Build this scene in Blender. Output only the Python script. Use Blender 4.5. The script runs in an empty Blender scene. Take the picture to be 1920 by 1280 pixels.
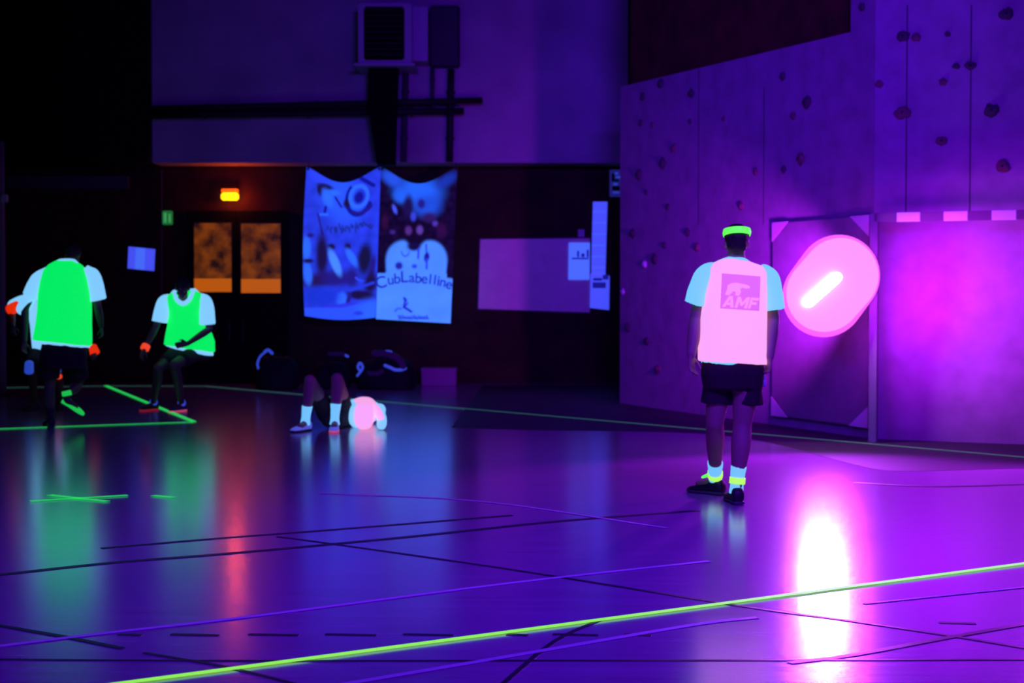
import bpy, bmesh, math, random
from mathutils import Vector, Matrix, noise
from mathutils.bvhtree import BVHTree

# ------------------------------------------------------------------ camera, world, lights
SC = bpy.context.scene
COL = SC.collection
F = 3000.0; CH = 1.29
PITCH = math.atan(85.0 / F)
cam_d = bpy.data.cameras.new('camera')
cam = bpy.data.objects.new('camera', cam_d); COL.objects.link(cam)
cam.location = (0, 0, CH)
cam.rotation_euler = (math.pi/2 - PITCH, 0, 0)
cam_d.sensor_width = 36.0; cam_d.lens = 36.0 * F / 1920.0
cam_d.clip_end = 200
cam_d.dof.use_dof = True; cam_d.dof.focus_distance = 7.2; cam_d.dof.aperture_fstop = 3.4
SC.camera = cam
SC.view_settings.view_transform = 'Standard'
SC.view_settings.look = 'None'
SC.view_settings.exposure = 0.0
SC.view_settings.gamma = 1.0
SC.view_settings.use_curve_mapping = False
SC.cycles.use_denoising = True
SC.cycles.sample_clamp_indirect = 40.0
SC.cycles.max_bounces = 6

W = bpy.data.worlds.new('world'); SC.world = W; W.use_nodes = True
bgn = W.node_tree.nodes['Background']
bgn.inputs[0].default_value = (0.5, 0.04, 0.75, 1); bgn.inputs[1].default_value = 0.004

def light(name, kind, loc, col, energy, size=0.3, size_y=None, aim=None, spot=None):
    L = bpy.data.lights.new(name, kind); L.color = col; L.energy = energy
    if kind == 'AREA':
        L.size = size
        if size_y: L.shape = 'RECTANGLE'; L.size_y = size_y
    elif kind in ('POINT', 'SPOT'):
        L.shadow_soft_size = size
        if spot: L.spot_size = math.radians(spot); L.spot_blend = 0.6
    o = bpy.data.objects.new(name, L); COL.objects.link(o); o.location = loc
    if aim is not None:
        o.rotation_euler = (Vector(aim) - Vector(loc)).to_track_quat('-Z', 'Y').to_euler()
    return o
# blacklights of the gym, out of frame above the camera, and an added wall fill
def bank(name, loc, aim, energy, sx, sy, spread=120):
    o = light(name, 'AREA', loc, (0.115, 0.010, 1.0), energy, sx, sy, aim=aim); o.data.spread = math.radians(spread); return o
bank('blacklight_bank_back', (1.5, 2.0, 4.6), (2.2, 23, 3.4), 115, 2.0, 0.5, 50)
bank('added_wall_fill', (-4.0, 5.0, 5.0), (2.4, 17, 2.6), 58, 2.0, 0.5, 45)  # unseen light added on the left to brighten the climbing wall
bank('blacklight_bank_floor', (1.0, 3.0, 6.5), (0.3, 8.5, 0), 250, 4.0, 1.5, 74)

# ------------------------------------------------------------------ photo measurement helpers
_c, _s = math.cos(PITCH), math.sin(PITCH)
def ray(px, py):
    x = (px - 960) / F; y = (640 - py) / F
    d = Vector((x, _c + y*_s, -_s + y*_c))
    return d / d.y
def P(px, py, d):
    return Vector((0, 0, CH)) + ray(px, py) * d
def G(px, py, z=0.0):
    r = ray(px, py); t = (z - CH) / r.z
    return Vector((0, 0, CH)) + r * t

# ------------------------------------------------------------------ materials
def mat(name, base=(0.5,)*3, rough=0.7, emit=None, strength=0.0, spec=0.3, metallic=0.0, bump=0.0, bscale=40, vary=0.0, vscale=6):
    m = bpy.data.materials.new(name); m.use_nodes = True
    nt = m.node_tree; b = nt.nodes['Principled BSDF']
    b.inputs['Base Color'].default_value = (*base, 1)
    b.inputs['Roughness'].default_value = rough
    b.inputs['Metallic'].default_value = metallic
    b.inputs['Specular IOR Level'].default_value = spec
    if emit:
        b.inputs['Emission Color'].default_value = (*emit, 1)
        b.inputs['Emission Strength'].default_value = strength
    tc = nt.nodes.new('ShaderNodeTexCoord')
    if bump:
        n = nt.nodes.new('ShaderNodeTexNoise'); n.inputs['Scale'].default_value = bscale; n.inputs['Detail'].default_value = 4
        bp = nt.nodes.new('ShaderNodeBump'); bp.inputs['Strength'].default_value = bump; bp.inputs['Distance'].default_value = 0.01
        nt.links.new(tc.outputs['Object'], n.inputs['Vector'])
        nt.links.new(n.outputs['Fac'], bp.inputs['Height']); nt.links.new(bp.outputs['Normal'], b.inputs['Normal'])
    if vary:
        n = nt.nodes.new('ShaderNodeTexNoise'); n.inputs['Scale'].default_value = vscale; n.inputs['Detail'].default_value = 5
        r = nt.nodes.new('ShaderNodeValToRGB')
        r.color_ramp.elements[0].position = 0.3; r.color_ramp.elements[1].position = 0.7
        r.color_ramp.elements[0].color = (*[c*(1-vary) for c in base], 1)
        r.color_ramp.elements[1].color = (*[min(1, c*(1+vary)) for c in base], 1)
        nt.links.new(tc.outputs['Object'], n.inputs['Vector'])
        nt.links.new(n.outputs['Fac'], r.inputs['Fac']); nt.links.new(r.outputs['Color'], b.inputs['Base Color'])
    return m

M = {}
M['green'] = mat('fluorescent green fabric', (0.05, 0.35, 0.04), 0.8, (0.0, 1.0, 0.14), 0.85, bump=0.3)
M['tee'] = mat('optically white cotton', (0.25, 0.25, 0.3), 0.85, (0.22, 0.62, 1.0), 0.95, bump=0.3)
M['tee_near'] = mat('optically white cotton of the large shirt', (0.25, 0.25, 0.3), 0.85, (0.18, 0.68, 0.98), 0.86, bump=0.3)
M['pink'] = mat('fluorescent pink fabric', (0.6, 0.3, 0.4), 0.8, (1.0, 0.44, 0.78), 0.88, bump=0.3)
M['pink_print'] = mat('magenta print', (0.5, 0.1, 0.35), 0.8, (0.78, 0.17, 0.62), 0.85)
M['pink_letter'] = mat('pale print', (0.6, 0.2, 0.3), 0.8, (0.95, 0.34, 0.80), 0.85)
M['neon'] = mat('neon band', (0.1, 0.4, 0.05), 0.6, (0.12, 1.0, 0.06), 1.1)
M['neon_yellow'] = mat('neon yellow band', (0.3, 0.5, 0.05), 0.6, (0.45, 1.0, 0.10), 1.0)
M['orange_band'] = mat('fluorescent orange band', (0.4, 0.1, 0.05), 0.7, (1.0, 0.06, 0.015), 0.85)
M['red_band'] = mat('fluorescent red band', (0.4, 0.05, 0.02), 0.7, (1.0, 0.03, 0.0), 0.75)
M['green_shoe'] = mat('fluorescent green shoe', (0.05, 0.3, 0.05), 0.6, (0.01, 0.65, 0.08), 0.75)
M['skin'] = mat('skin', (0.30, 0.17, 0.13), 0.55, vary=0.12)
M['skin_dark'] = mat('darker skin', (0.11, 0.06, 0.05), 0.55, vary=0.12)
M['hair'] = mat('dark hair', (0.015, 0.01, 0.01), 0.6, bump=0.8, bscale=120)
M['shorts'] = mat('dark shorts', (0.022, 0.008, 0.016), 0.85, bump=0.4)
M['shoe'] = mat('black shoe', (0.015, 0.012, 0.02), 0.5)
M['shoe_blue'] = mat('blue shoe', (0.03, 0.03, 0.12), 0.5)
M['shoe_white'] = mat('white trainer', (0.4, 0.35, 0.5), 0.6, (0.10, 0.16, 0.95), 0.40)
M['sole'] = mat('rubber sole', (0.06, 0.05, 0.07), 0.6)
M['sole_pink'] = mat('coral sole', (0.6, 0.15, 0.2), 0.6, (0.9, 0.12, 0.22), 0.45)
M['sock'] = mat('white sock', (0.3, 0.3, 0.35), 0.9, (0.16, 0.58, 1.0), 0.9, bump=0.4)
M['sole_red'] = mat('dull red sole', (0.3, 0.05, 0.05), 0.6, (0.5, 0.02, 0.03), 0.35)
M['eye'] = mat('eye white', (0.5, 0.5, 0.5), 0.3)
M['iris'] = mat('iris', (0.02, 0.01, 0.01), 0.2)
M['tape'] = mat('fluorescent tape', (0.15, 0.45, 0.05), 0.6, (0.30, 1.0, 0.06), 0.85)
M['tape_far'] = mat('dim fluorescent tape', (0.12, 0.2, 0.12), 0.6, (0.06, 0.28, 0.24), 0.36)  # dimmer, bluer tone for the far tape lines
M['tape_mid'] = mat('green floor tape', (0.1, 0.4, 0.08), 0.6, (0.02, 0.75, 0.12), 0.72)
M['brown'] = mat('dark red brown wall', (0.030, 0.004, 0.003), 0.8, vary=0.5, vscale=3, bump=0.4)
M['cladding'] = None
M['grey'] = mat('climbing wall resin', (0.27, 0.12, 0.27), 0.85, vary=0.14, vscale=5, bump=0.2, bscale=18, spec=0.1)
M['grey2'] = mat('mat vinyl', (0.22, 0.11, 0.22), 0.6, vary=0.1, bump=0.2)
M['corner'] = mat('pale vinyl corner', (0.6, 0.35, 0.6), 0.6)
M['black'] = mat('black paint', (0.004, 0.004, 0.004), 0.8, spec=0.1)
M['darkmetal'] = mat('dark painted metal', (0.012, 0.010, 0.012), 0.6)
M['softdark'] = mat('grey painted pipe', (0.05, 0.045, 0.06), 0.7)
M['offwhite'] = mat('off white enamel', (0.45, 0.40, 0.48), 0.5)
M['board'] = mat('pinboard felt', (0.85, 0.6, 0.62), 0.9, vary=0.06, bump=0.3)
M['paper'] = mat('bright paper', (0.5, 0.5, 0.7), 0.8, (0.05, 0.16, 1.0), 0.85)
M['paper_dim'] = mat('blue violet paper', (0.4, 0.4, 0.7), 0.8, (0.06, 0.09, 1.0), 0.8)
M['ink'] = mat('printed ink', (0.05, 0.05, 0.2), 0.8, (0.02, 0.02, 0.6), 0.35)
M['purple_box'] = mat('plastic crate', (0.35, 0.18, 0.3), 0.7)
M['bag'] = mat('black bag nylon', (0.006, 0.005, 0.008), 0.7, bump=0.5)
M['bag_top'] = mat('purple bag panel', (0.12, 0.04, 0.12), 0.7)
M['trimblue'] = mat('white piping', (0.4, 0.4, 0.6), 0.7, (0.03, 0.10, 0.9), 0.45)
M['hold'] = mat('climbing hold resin', (0.07, 0.03, 0.07), 0.9, bump=0.5, spec=0.05)
M['hold_red'] = mat('red climbing hold', (0.15, 0.04, 0.09), 0.9, bump=0.5, spec=0.05)
M['hold_pale'] = mat('pale climbing hold', (0.5, 0.35, 0.55), 0.7, bump=0.5)
M['glow_yellow'] = mat('lit sign yellow', (0.5, 0.3, 0.05), 0.5, (1.0, 0.42, 0.0), 3.2)
M['glow_red'] = mat('lit sign amber', (0.5, 0.1, 0.02), 0.5, (1.0, 0.10, 0.0), 1.5)
M['exit'] = mat('green sign', (0.05, 0.2, 0.08), 0.5, (0.02, 0.35, 0.05), 0.35)
M['exit2'] = mat('green sign pictogram', (0.2, 0.4, 0.2), 0.5, (0.08, 0.6, 0.15), 0.45)
M['tube'] = mat('ultraviolet tube glass', (0.1, 0.1, 0.1), 0.3, (1.0, 0.66, 1.0), 120.0)
M['diff'] = mat('glowing lamp diffuser', (0.01, 0.005, 0.01), 0.4, (1.0, 0.19, 0.92), 1.7)
M['diff_rim'] = mat('glowing lamp rim', (0.01, 0.005, 0.01), 0.4, (1.0, 0.10, 0.92), 1.3)
M['line_light'] = mat('pale court paint', (0.5, 0.42, 0.52), 0.45)
M['line_dark'] = mat('dark court paint', (0.015, 0.012, 0.03), 0.4)

def nodes(m): return m.node_tree.nodes, m.node_tree.links, m.node_tree.nodes['Principled BSDF']
# horizontal ribbed cladding
m = mat('ribbed cladding', (0.36, 0.30, 0.37), 0.7)
ns, ls, b = nodes(m)
tc = ns.new('ShaderNodeTexCoord'); sx = ns.new('ShaderNodeSeparateXYZ'); ls.new(tc.outputs['Object'], sx.inputs[0])
mu = ns.new('ShaderNodeMath'); mu.operation = 'MULTIPLY'; mu.inputs[1].default_value = 1/0.30; ls.new(sx.outputs['Z'], mu.inputs[0])
fr = ns.new('ShaderNodeMath'); fr.operation = 'FRACT'; ls.new(mu.outputs[0], fr.inputs[0])
rp = ns.new('ShaderNodeValToRGB'); e = rp.color_ramp.elements
e[0].position = 0.0; e[0].color = (0.2,)*3+(1,); e[1].position = 0.12; e[1].color = (1,)*4
ls.new(fr.outputs[0], rp.inputs['Fac'])
bp = ns.new('ShaderNodeBump'); bp.inputs['Strength'].default_value = 0.5; bp.inputs['Distance'].default_value = 0.02
ls.new(rp.outputs['Color'], bp.inputs['Height']); ls.new(bp.outputs['Normal'], b.inputs['Normal'])
nz = ns.new('ShaderNodeTexNoise'); nz.inputs['Scale'].default_value = 1.2; nz.inputs['Detail'].default_value = 3; ls.new(tc.outputs['Object'], nz.inputs['Vector'])
mr = ns.new('ShaderNodeMapRange'); mr.inputs['To Min'].default_value = 0.5; mr.inputs['To Max'].default_value = 1.4; ls.new(nz.outputs['Fac'], mr.inputs['Value'])
mx = ns.new('ShaderNodeMix'); mx.data_type = 'RGBA'; mx.blend_type = 'MULTIPLY'; mx.inputs[0].default_value = 1.0
mx.inputs[6].default_value = (0.36, 0.30, 0.37, 1); ls.new(mr.outputs[0], mx.inputs[7]); ls.new(mx.outputs[2], b.inputs['Base Color'])
M['cladding'] = m
# varnished gym floor with fine boards running across
def floor_mat(name, base, r0, r1, spec):
    m = mat(name, base, r0, spec=spec)
    if spec > 0.5: m.node_tree.nodes['Principled BSDF'].inputs['IOR'].default_value = 1.9; m.node_tree.nodes['Principled BSDF'].inputs['Coat Weight'].default_value = 0.45; m.node_tree.nodes['Principled BSDF'].inputs['Specular Tint'].default_value = (0.85, 0.5, 1.0, 1); m.node_tree.nodes['Principled BSDF'].inputs['Coat Roughness'].default_value = 0.17; m.node_tree.nodes['Principled BSDF'].inputs['Coat IOR'].default_value = 1.7
    ns, ls, b = nodes(m)
    tc = ns.new('ShaderNodeTexCoord')
    mp = ns.new('ShaderNodeMapping'); mp.inputs['Scale'].default_value = (0.6, 5.0, 1); ls.new(tc.outputs['Object'], mp.inputs[0])
    nz = ns.new('ShaderNodeTexNoise'); nz.inputs['Scale'].default_value = 3.0; nz.inputs['Detail'].default_value = 6; ls.new(mp.outputs[0], nz.inputs['Vector'])
    mr = ns.new('ShaderNodeMapRange'); mr.inputs['To Min'].default_value = r0; mr.inputs['To Max'].default_value = r1; ls.new(nz.outputs['Fac'], mr.inputs['Value'])
    ls.new(mr.outputs[0], b.inputs['Roughness'])
    rp = ns.new('ShaderNodeValToRGB'); e = rp.color_ramp.elements
    e[0].position = 0.3; e[1].position = 0.7
    e[0].color = (*[c*0.85 for c in base], 1); e[1].color = (*[c*1.12 for c in base], 1)
    ls.new(nz.outputs['Fac'], rp.inputs['Fac']); ls.new(rp.outputs['Color'], b.inputs['Base Color'])
    bp = ns.new('ShaderNodeBump'); bp.inputs['Strength'].default_value = 0.04; bp.inputs['Distance'].default_value = 0.004
    ls.new(nz.outputs['Fac'], bp.inputs['Height']); ls.new(bp.outputs['Normal'], b.inputs['Normal'])
    return m
M['floor'] = floor_mat('varnished gym floor', (0.30, 0.12, 0.32), 0.17, 0.24, 0.9)
M['floor_shade'] = floor_mat('matt floor shade paint', (0.04, 0.015, 0.05), 0.5, 0.6, 0.15)  # shade put into the floor colour where the lamps do not reach
# orange window, mottled by the leaves and blinds behind the glass
m = mat('orange lit patterned glass', (0.05, 0.02, 0.01), 0.4)
ns, ls, b = nodes(m)
tc = ns.new('ShaderNodeTexCoord'); nz = ns.new('ShaderNodeTexNoise'); nz.inputs['Scale'].default_value = 4.5; nz.inputs['Detail'].default_value = 4
ls.new(tc.outputs['Object'], nz.inputs['Vector'])
rp = ns.new('ShaderNodeValToRGB'); e = rp.color_ramp.elements
e[0].position = 0.36; e[0].color = (0.02, 0.006, 0.0, 1); e[1].position = 0.66; e[1].color = (0.33, 0.065, 0.0, 1)
ls.new(nz.outputs['Fac'], rp.inputs['Fac']); ls.new(rp.outputs['Color'], b.inputs['Emission Color']); b.inputs['Emission Strength'].default_value = 0.6
M['pane'] = m
M['pane_low'] = mat('orange lit plain glass', (0.05, 0.02, 0.01), 0.4, (0.62, 0.12, 0.0), 0.75)
# striped goal paint (20 cm bands)
def stripe_mat(name, axis):
    m = mat(name, (0.5, 0.45, 0.5), 0.5)
    ns, ls, b = nodes(m)
    tc = ns.new('ShaderNodeTexCoord'); sx = ns.new('ShaderNodeSeparateXYZ'); ls.new(tc.outputs['Object'], sx.inputs[0])
    mu = ns.new('ShaderNodeMath'); mu.operation = 'MULTIPLY'; mu.inputs[1].default_value = 2.5; ls.new(sx.outputs[axis], mu.inputs[0])
    fr = ns.new('ShaderNodeMath'); fr.operation = 'FRACT'; ls.new(mu.outputs[0], fr.inputs[0])
    rp = ns.new('ShaderNodeValToRGB'); rp.color_ramp.interpolation = 'CONSTANT'; e = rp.color_ramp.elements
    e[0].position = 0.0; e[0].color = (0.18, 0.05, 0.16, 1); e[1].position = 0.5; e[1].color = (0.85, 0.7, 0.85, 1)
    ls.new(fr.outputs[0], rp.inputs['Fac']); ls.new(rp.outputs['Color'], b.inputs['Base Color'])
    return m
M['stripe_z'] = stripe_mat('striped goal post paint', 'Z'); M['stripe_x'] = stripe_mat('striped crossbar paint', 'X')
# cloth printed in colours stored on the mesh
m = mat('printed banner cloth', (0.3, 0.3, 0.6), 0.8)
ns, ls, b = nodes(m)
at = ns.new('ShaderNodeAttribute'); at.attribute_name = 'print'
ls.new(at.outputs['Color'], b.inputs['Base Color']); ls.new(at.outputs['Color'], b.inputs['Emission Color']); b.inputs['Emission Strength'].default_value = 0.85
M['banner'] = m

# ------------------------------------------------------------------ object helpers
def tag(o, label=None, cat=None, group=None, kind=None):
    if label: o['label'] = label
    if cat: o['category'] = cat
    if group: o['group'] = group
    if kind: o['kind'] = kind
    return o
def link(name, me, m=None, parent=None):
    o = bpy.data.objects.new(name, me); COL.objects.link(o)
    if m: me.materials.append(m)
    if parent is not None:
        o.parent = parent
        o.matrix_parent_inverse = Matrix.Translation(parent.location).inverted()
    return o
def empty(name, loc, label, cat, group=None):
    o = bpy.data.objects.new(name, None); COL.objects.link(o); o.location = loc
    o.empty_display_size = 0.2
    return tag(o, label, cat, group)
def bm_obj(name, bm, m, parent=None, smooth=False, recentre=True):
    bmesh.ops.recalc_face_normals(bm, faces=bm.faces)
    off = Vector((0, 0, 0))
    if recentre and parent is None:
        vs = [v.co for v in bm.verts]
        off = Vector((sum(v.x for v in vs)/len(vs), sum(v.y for v in vs)/len(vs), min(v.z for v in vs)))
        for v in bm.verts: v.co -= off
    me = bpy.data.meshes.new(name); bm.to_mesh(me); bm.free()
    if smooth:
        for p in me.polygons: p.use_smooth = True
    o = link(name, me, m, parent)
    if parent is None: o.location = off
    return o
def box(bm, lo, hi, bev=0.0):
    lo = Vector(lo); hi = Vector(hi)
    r = bmesh.ops.create_cube(bm, size=1.0)
    for v in r['verts']:
        v.co = Vector([(lo[i]+hi[i])/2 + v.co[i]*(hi[i]-lo[i]) for i in range(3)])
    if bev:
        es = list({e for v in r['verts'] for e in v.link_edges})
        bmesh.ops.bevel(bm, geom=es, offset=bev, segments=2, affect='EDGES')
def obox(bm, origin, ax, ay, az):
    """box from a corner point and three edge vectors"""
    o = Vector(origin); vs = []
    for k in (0, 1):
        for j in (0, 1):
            for i in (0, 1): vs.append(bm.verts.new(o + ax*i + ay*j + az*k))
    for f in ((0,1,3,2), (4,6,7,5), (0,4,5,1), (2,3,7,6), (0,2,6,4), (1,5,7,3)):
        bm.faces.new([vs[i] for i in f])
def slab(bm, pts, off):
    """closed prism: polygon pts, extruded along vector off"""
    a = [bm.verts.new(Vector(p)) for p in pts]; b_ = [bm.verts.new(Vector(p) + off) for p in pts]
    n = len(pts)
    bm.faces.new(a); bm.faces.new(b_[::-1])
    for i in range(n): bm.faces.new((a[i], b_[i], b_[(i+1) % n], a[(i+1) % n]))
def catmull(pts, n=5):
    if len(pts) < 3:
        return [pts[0].lerp(pts[-1], i/n) for i in range(n+1)] if hasattr(pts[0], 'lerp') else [pts[0]+(pts[-1]-pts[0])*i/n for i in range(n+1)]
    out = []
    q = [2*pts[0]-pts[1]] + list(pts) + [2*pts[-1]-pts[-2]]
    for i in range(1, len(q)-2):
        for k in range(n):
            t = k/n
            out.append(0.5*((2*q[i]) + (q[i+1]-q[i-1])*t + (2*q[i-1]-5*q[i]+4*q[i+1]-q[i+2])*t*t + (3*q[i]-q[i-1]-3*q[i+1]+q[i+2])*t**3))
    out.append(pts[-1]); return out
def rings_mesh(bm, rings):
    vr = [[bm.verts.new(p) for p in r] for r in rings]
    n = len(rings[0])
    for a, b_ in zip(vr, vr[1:]):
        for i in range(n): bm.faces.new((a[i], a[(i+1) % n], b_[(i+1) % n], b_[i]))
    bm.faces.new(vr[0][::-1]); bm.faces.new(vr[-1])
def tube(bm, pts, rad, side=None, n=14, cap=True, res=5):
    """swept limb: pts (Vectors), rad list of r or (a along side, b)"""
    pts = [Vector(p) for p in pts]
    A = [Vector((r, r, 0)) if not isinstance(r, tuple) else Vector((r[0], r[1], 0)) for r in rad]
    if len(pts) == 2: res = 4
    C = catmull(pts, res) if len(pts) > 2 else [pts[0].lerp(pts[1], i/res) for i in range(res+1)]
    R = catmull(A, res) if len(A) > 2 else [A[0].lerp(A[1], i/res) for i in range(res+1)]
    rings = []
    s = Vector(side) if side is not None else Vector((1, 0, 0))
    frames = []
    for i, c in enumerate(C):
        t = (C[min(i+1, len(C)-1)] - C[max(i-1, 0)]).normalized()
        s2 = s - t*s.dot(t)
        if s2.length < 1e-3: s2 = Vector((0, 1, 0)) - t*t.y
        s2.normalize(); u = t.cross(s2)
        if side is None: s = s2
        frames.append((t, s2, u))
    def ring(c, s2, u, a, b_):
        return [c + s2*(a*math.cos(k*2*math.pi/n)) + u*(b_*math.sin(k*2*math.pi/n)) for k in range(n)]
    if cap:
        t, s2, u = frames[0]; r = R[0]
        for q in (80, 60, 35):
            ca, sa = math.cos(math.radians(q)), math.sin(math.radians(q))
            rings.append(ring(C[0] - t*sa*min(r.x, r.y), s2, u, r.x*ca, r.y*ca))
    for c, (t, s2, u), r in zip(C, frames, R): rings.append(ring(c, s2, u, max(r.x, 1e-4), max(r.y, 1e-4)))
    if cap:
        t, s2, u = frames[-1]; r = R[-1]
        for q in (35, 60, 80):
            ca, sa = math.cos(math.radians(q)), math.sin(math.radians(q))
            rings.append(ring(C[-1] + t*sa*min(r.x, r.y), s2, u, r.x*ca, r.y*ca))
    rings_mesh(bm, rings)
def loft(bm, secs, n=36, p=2.5):
    """secs: (centre, right half-vector, forward half-vector)"""
    rings = []
    for c, rv, fv in secs:
        r = []
        for k in range(n):
            a = k*2*math.pi/n; ca, sa = math.cos(a), math.sin(a)
            r.append(Vector(c) + rv*(math.copysign(abs(ca)**(2/p), ca)) + fv*(math.copysign(abs(sa)**(2/p), sa)))
        rings.append(r)
    rings_mesh(bm, rings)
def ell(bm, c, rx, ry, rz, R=None, seg=20):
    r = bmesh.ops.create_uvsphere(bm, u_segments=seg, v_segments=seg//2+2, radius=1.0)
    for v in r['verts']:
        q = Vector((v.co.x*rx, v.co.y*ry, v.co.z*rz))
        v.co = Vector(c) + (R @ q if R else q)
def fuse(name, bm, m, parent, voxel, smooth_it=4, folds=0.0, fscale=6.0, seed=0):
    """melt overlapping closed shapes into one continuous surface"""
    bmesh.ops.recalc_face_normals(bm, faces=bm.faces)
    me = bpy.data.meshes.new('tmp'); bm.to_mesh(me); bm.free()
    o = bpy.data.objects.new('tmp', me); COL.objects.link(o)
    r = o.modifiers.new('r', 'REMESH'); r.mode = 'VOXEL'; r.voxel_size = voxel; r.use_smooth_shade = True
    s = o.modifiers.new('s', 'SMOOTH'); s.factor = 0.5; s.iterations = smooth_it
    dg = bpy.context.evaluated_depsgraph_get(); dg.update()
    out = bpy.data.meshes.new_from_object(o.evaluated_get(dg), depsgraph=dg)
    bpy.data.objects.remove(o); bpy.data.meshes.remove(me)
    out.name = name
    if folds:
        nr = [v.normal.copy() for v in out.vertices]
        for v, n_ in zip(out.vertices, nr):
            q = Vector((v.co.x*fscale, v.co.y*fscale, v.co.z*fscale*0.45)) + Vector((seed, 0, 0))
            v.co += n_ * (noise.noise(q)*folds + noise.noise(q*2.3)*folds*0.4)
    for p in out.polygons: p.use_smooth = True
    out.materials.clear()
    return link(name, out, m, parent)

# ------------------------------------------------------------------ the room
bm = bmesh.new(); box(bm, (-14, -4, -0.2), (9, 24.6, 0)); tag(bm_obj('floor', bm, M['floor'], recentre=False), kind='structure')
bm = bmesh.new(); box(bm, (-14, -4, 7.2), (9, 24.6, 7.4)); tag(bm_obj('ceiling', bm, M['black'], recentre=False), kind='structure')
DB = 23.6        # the brown back wall
DU = 23.0        # cladding volume above it
zb = P(700, 305, DU).z
bm = bmesh.new(); box(bm, (-14, DB, 0), (3.5, DB+0.3, 7.2)); tag(bm_obj('wall_back', bm, M['brown'], recentre=False), kind='structure')
bm = bmesh.new(); box(bm, (-14.2, -4, 0), (-14, DB, 7.2)); tag(bm_obj('wall_left', bm, M['black'], recentre=False), kind='structure')
bm = bmesh.new(); box(bm, (9, -4, 0), (9.2, 24.6, 7.2)); tag(bm_obj('wall_right', bm, M['black'], recentre=False), kind='structure')
xl = P(285, 200, DU).x
bm = bmesh.new(); box(bm, (xl, DU, zb), (1.66, DB, 7.2)); tag(bm_obj('wall_back_upper', bm, M['cladding'], recentre=False), kind='structure')
bm = bmesh.new(); box(bm, (-14, DU-0.25, zb), (xl, DB, 7.2)); tag(bm_obj('wall_back_left', bm, M['black'], recentre=False), kind='structure')
# a faint steel lintel in the dark bay on the left
a = P(14, 330, DB-0.1); b2 = P(240, 354, DB-0.1)
bm = bmesh.new(); box(bm, (a.x, DB-0.12, b2.z), (b2.x, DB, a.z)); tag(bm_obj('trim_1', bm, M['softdark'], recentre=False), kind='structure')

# climbing wall: two facets in plan
WA, WB, WC = Vector((1.30, 19.25, 0)), Vector((3.26, 14.42, 0)), Vector((6.9, 12.78, 0))
uA = (WB-WA).normalized(); nA = Vector((uA.y, -uA.x, 0));  nA = nA if nA.y < 0 else -nA
uB = (WC-WB).normalized(); nB = Vector((uB.y, -uB.x, 0));  nB = nB if nB.y < 0 else -nB
def onwall(px, py, out=0.0):
    r = ray(px, py); o = Vector((0, 0, CH))
    for p0, n_, lo, hi, u in ((WA, nA, -1.0, (WB-WA).length, uA), (WB, nB, 0, 9, uB)):
        t = ((p0 + n_*out - o).dot(n_)) / r.dot(n_)
        q = o + r*t
        k = (q-p0).dot(u)
        if lo <= k <= hi + 0.02: return q, n_, u
    return q, n_, u
TH = 0.12
pA = [onwall(1166, 160)[0], onwall(1178, 159)[0], onwall(1595, 60)[0]]
e1 = onwall(1595, 60)[0]
topz = 7.2
kA = (e1 - WA).dot(uA)
poly = [WA, WB, WB + Vector((0,0,topz)), Vector((e1.x, e1.y, topz)), e1, Vector((WA.x, WA.y, onwall(1162, 163)[0].z))]
bm = bmesh.new(); slab(bm, poly, -nA*TH)
tag(bm_obj('wall_right_climbing', bm, M['grey'], recentre=False), kind='structure')
poly = [WB, WC, WC + Vector((0,0,topz)), WB + Vector((0,0,topz))]
bm = bmesh.new(); slab(bm, poly, -nB*TH)
tag(bm_obj('wall_right_corner', bm, M['grey'], recentre=False), kind='structure')
q0 = WA - nA*0.13; q1 = WB - nA*0.13
bm = bmesh.new(); slab(bm, [q0, q1, q1+Vector((0,0,topz)), q0+Vector((0,0,topz))], -nA*0.12)
M['brown2'] = mat('dark red upper wall', (0.065, 0.006, 0.008), 0.85, vary=0.5, vscale=3, bump=0.4)
tag(bm_obj('wall_right_rear', bm, M['brown2'], recentre=False), kind='structure')
# panel joints of the climbing wall: fine grooves as thin dark strips
for n_, (x0, y0, x1, y1) in enumerate(((1432, 164, 1430, 420), (1310, 130, 1306, 420), (1700, 10, 1700, 400), (1820, 10, 1820, 400)), 2):
    a, nn, u = onwall(x0, y0, 0.001); c, _, _ = onwall(x1, y1, 0.001)
    bm = bmesh.new(); slab(bm, [Vector((a.x, a.y, a.z)), Vector((a.x, a.y, c.z)), Vector((a.x, a.y, c.z))+u*0.012, Vector((a.x, a.y, a.z))+u*0.012], nn*0.002)
    tag(bm_obj('trim_%d' % n_, bm, M['softdark'], recentre=False), kind='structure')

# lamp cutoff shade beside the climbing wall, painted as a dark matt floor area
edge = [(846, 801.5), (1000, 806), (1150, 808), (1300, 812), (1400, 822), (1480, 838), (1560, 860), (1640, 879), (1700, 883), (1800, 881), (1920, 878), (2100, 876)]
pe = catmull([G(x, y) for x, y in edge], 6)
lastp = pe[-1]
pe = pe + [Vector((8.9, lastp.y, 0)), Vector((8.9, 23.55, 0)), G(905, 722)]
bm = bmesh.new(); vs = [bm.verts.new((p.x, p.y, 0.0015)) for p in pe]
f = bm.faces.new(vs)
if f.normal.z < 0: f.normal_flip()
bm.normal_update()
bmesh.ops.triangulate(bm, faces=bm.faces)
me = bpy.data.meshes.new('floor_shade_area'); bm.to_mesh(me); bm.free()
tag(link('floor_shade_area', me, M['floor_shade']), kind='structure')

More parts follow.
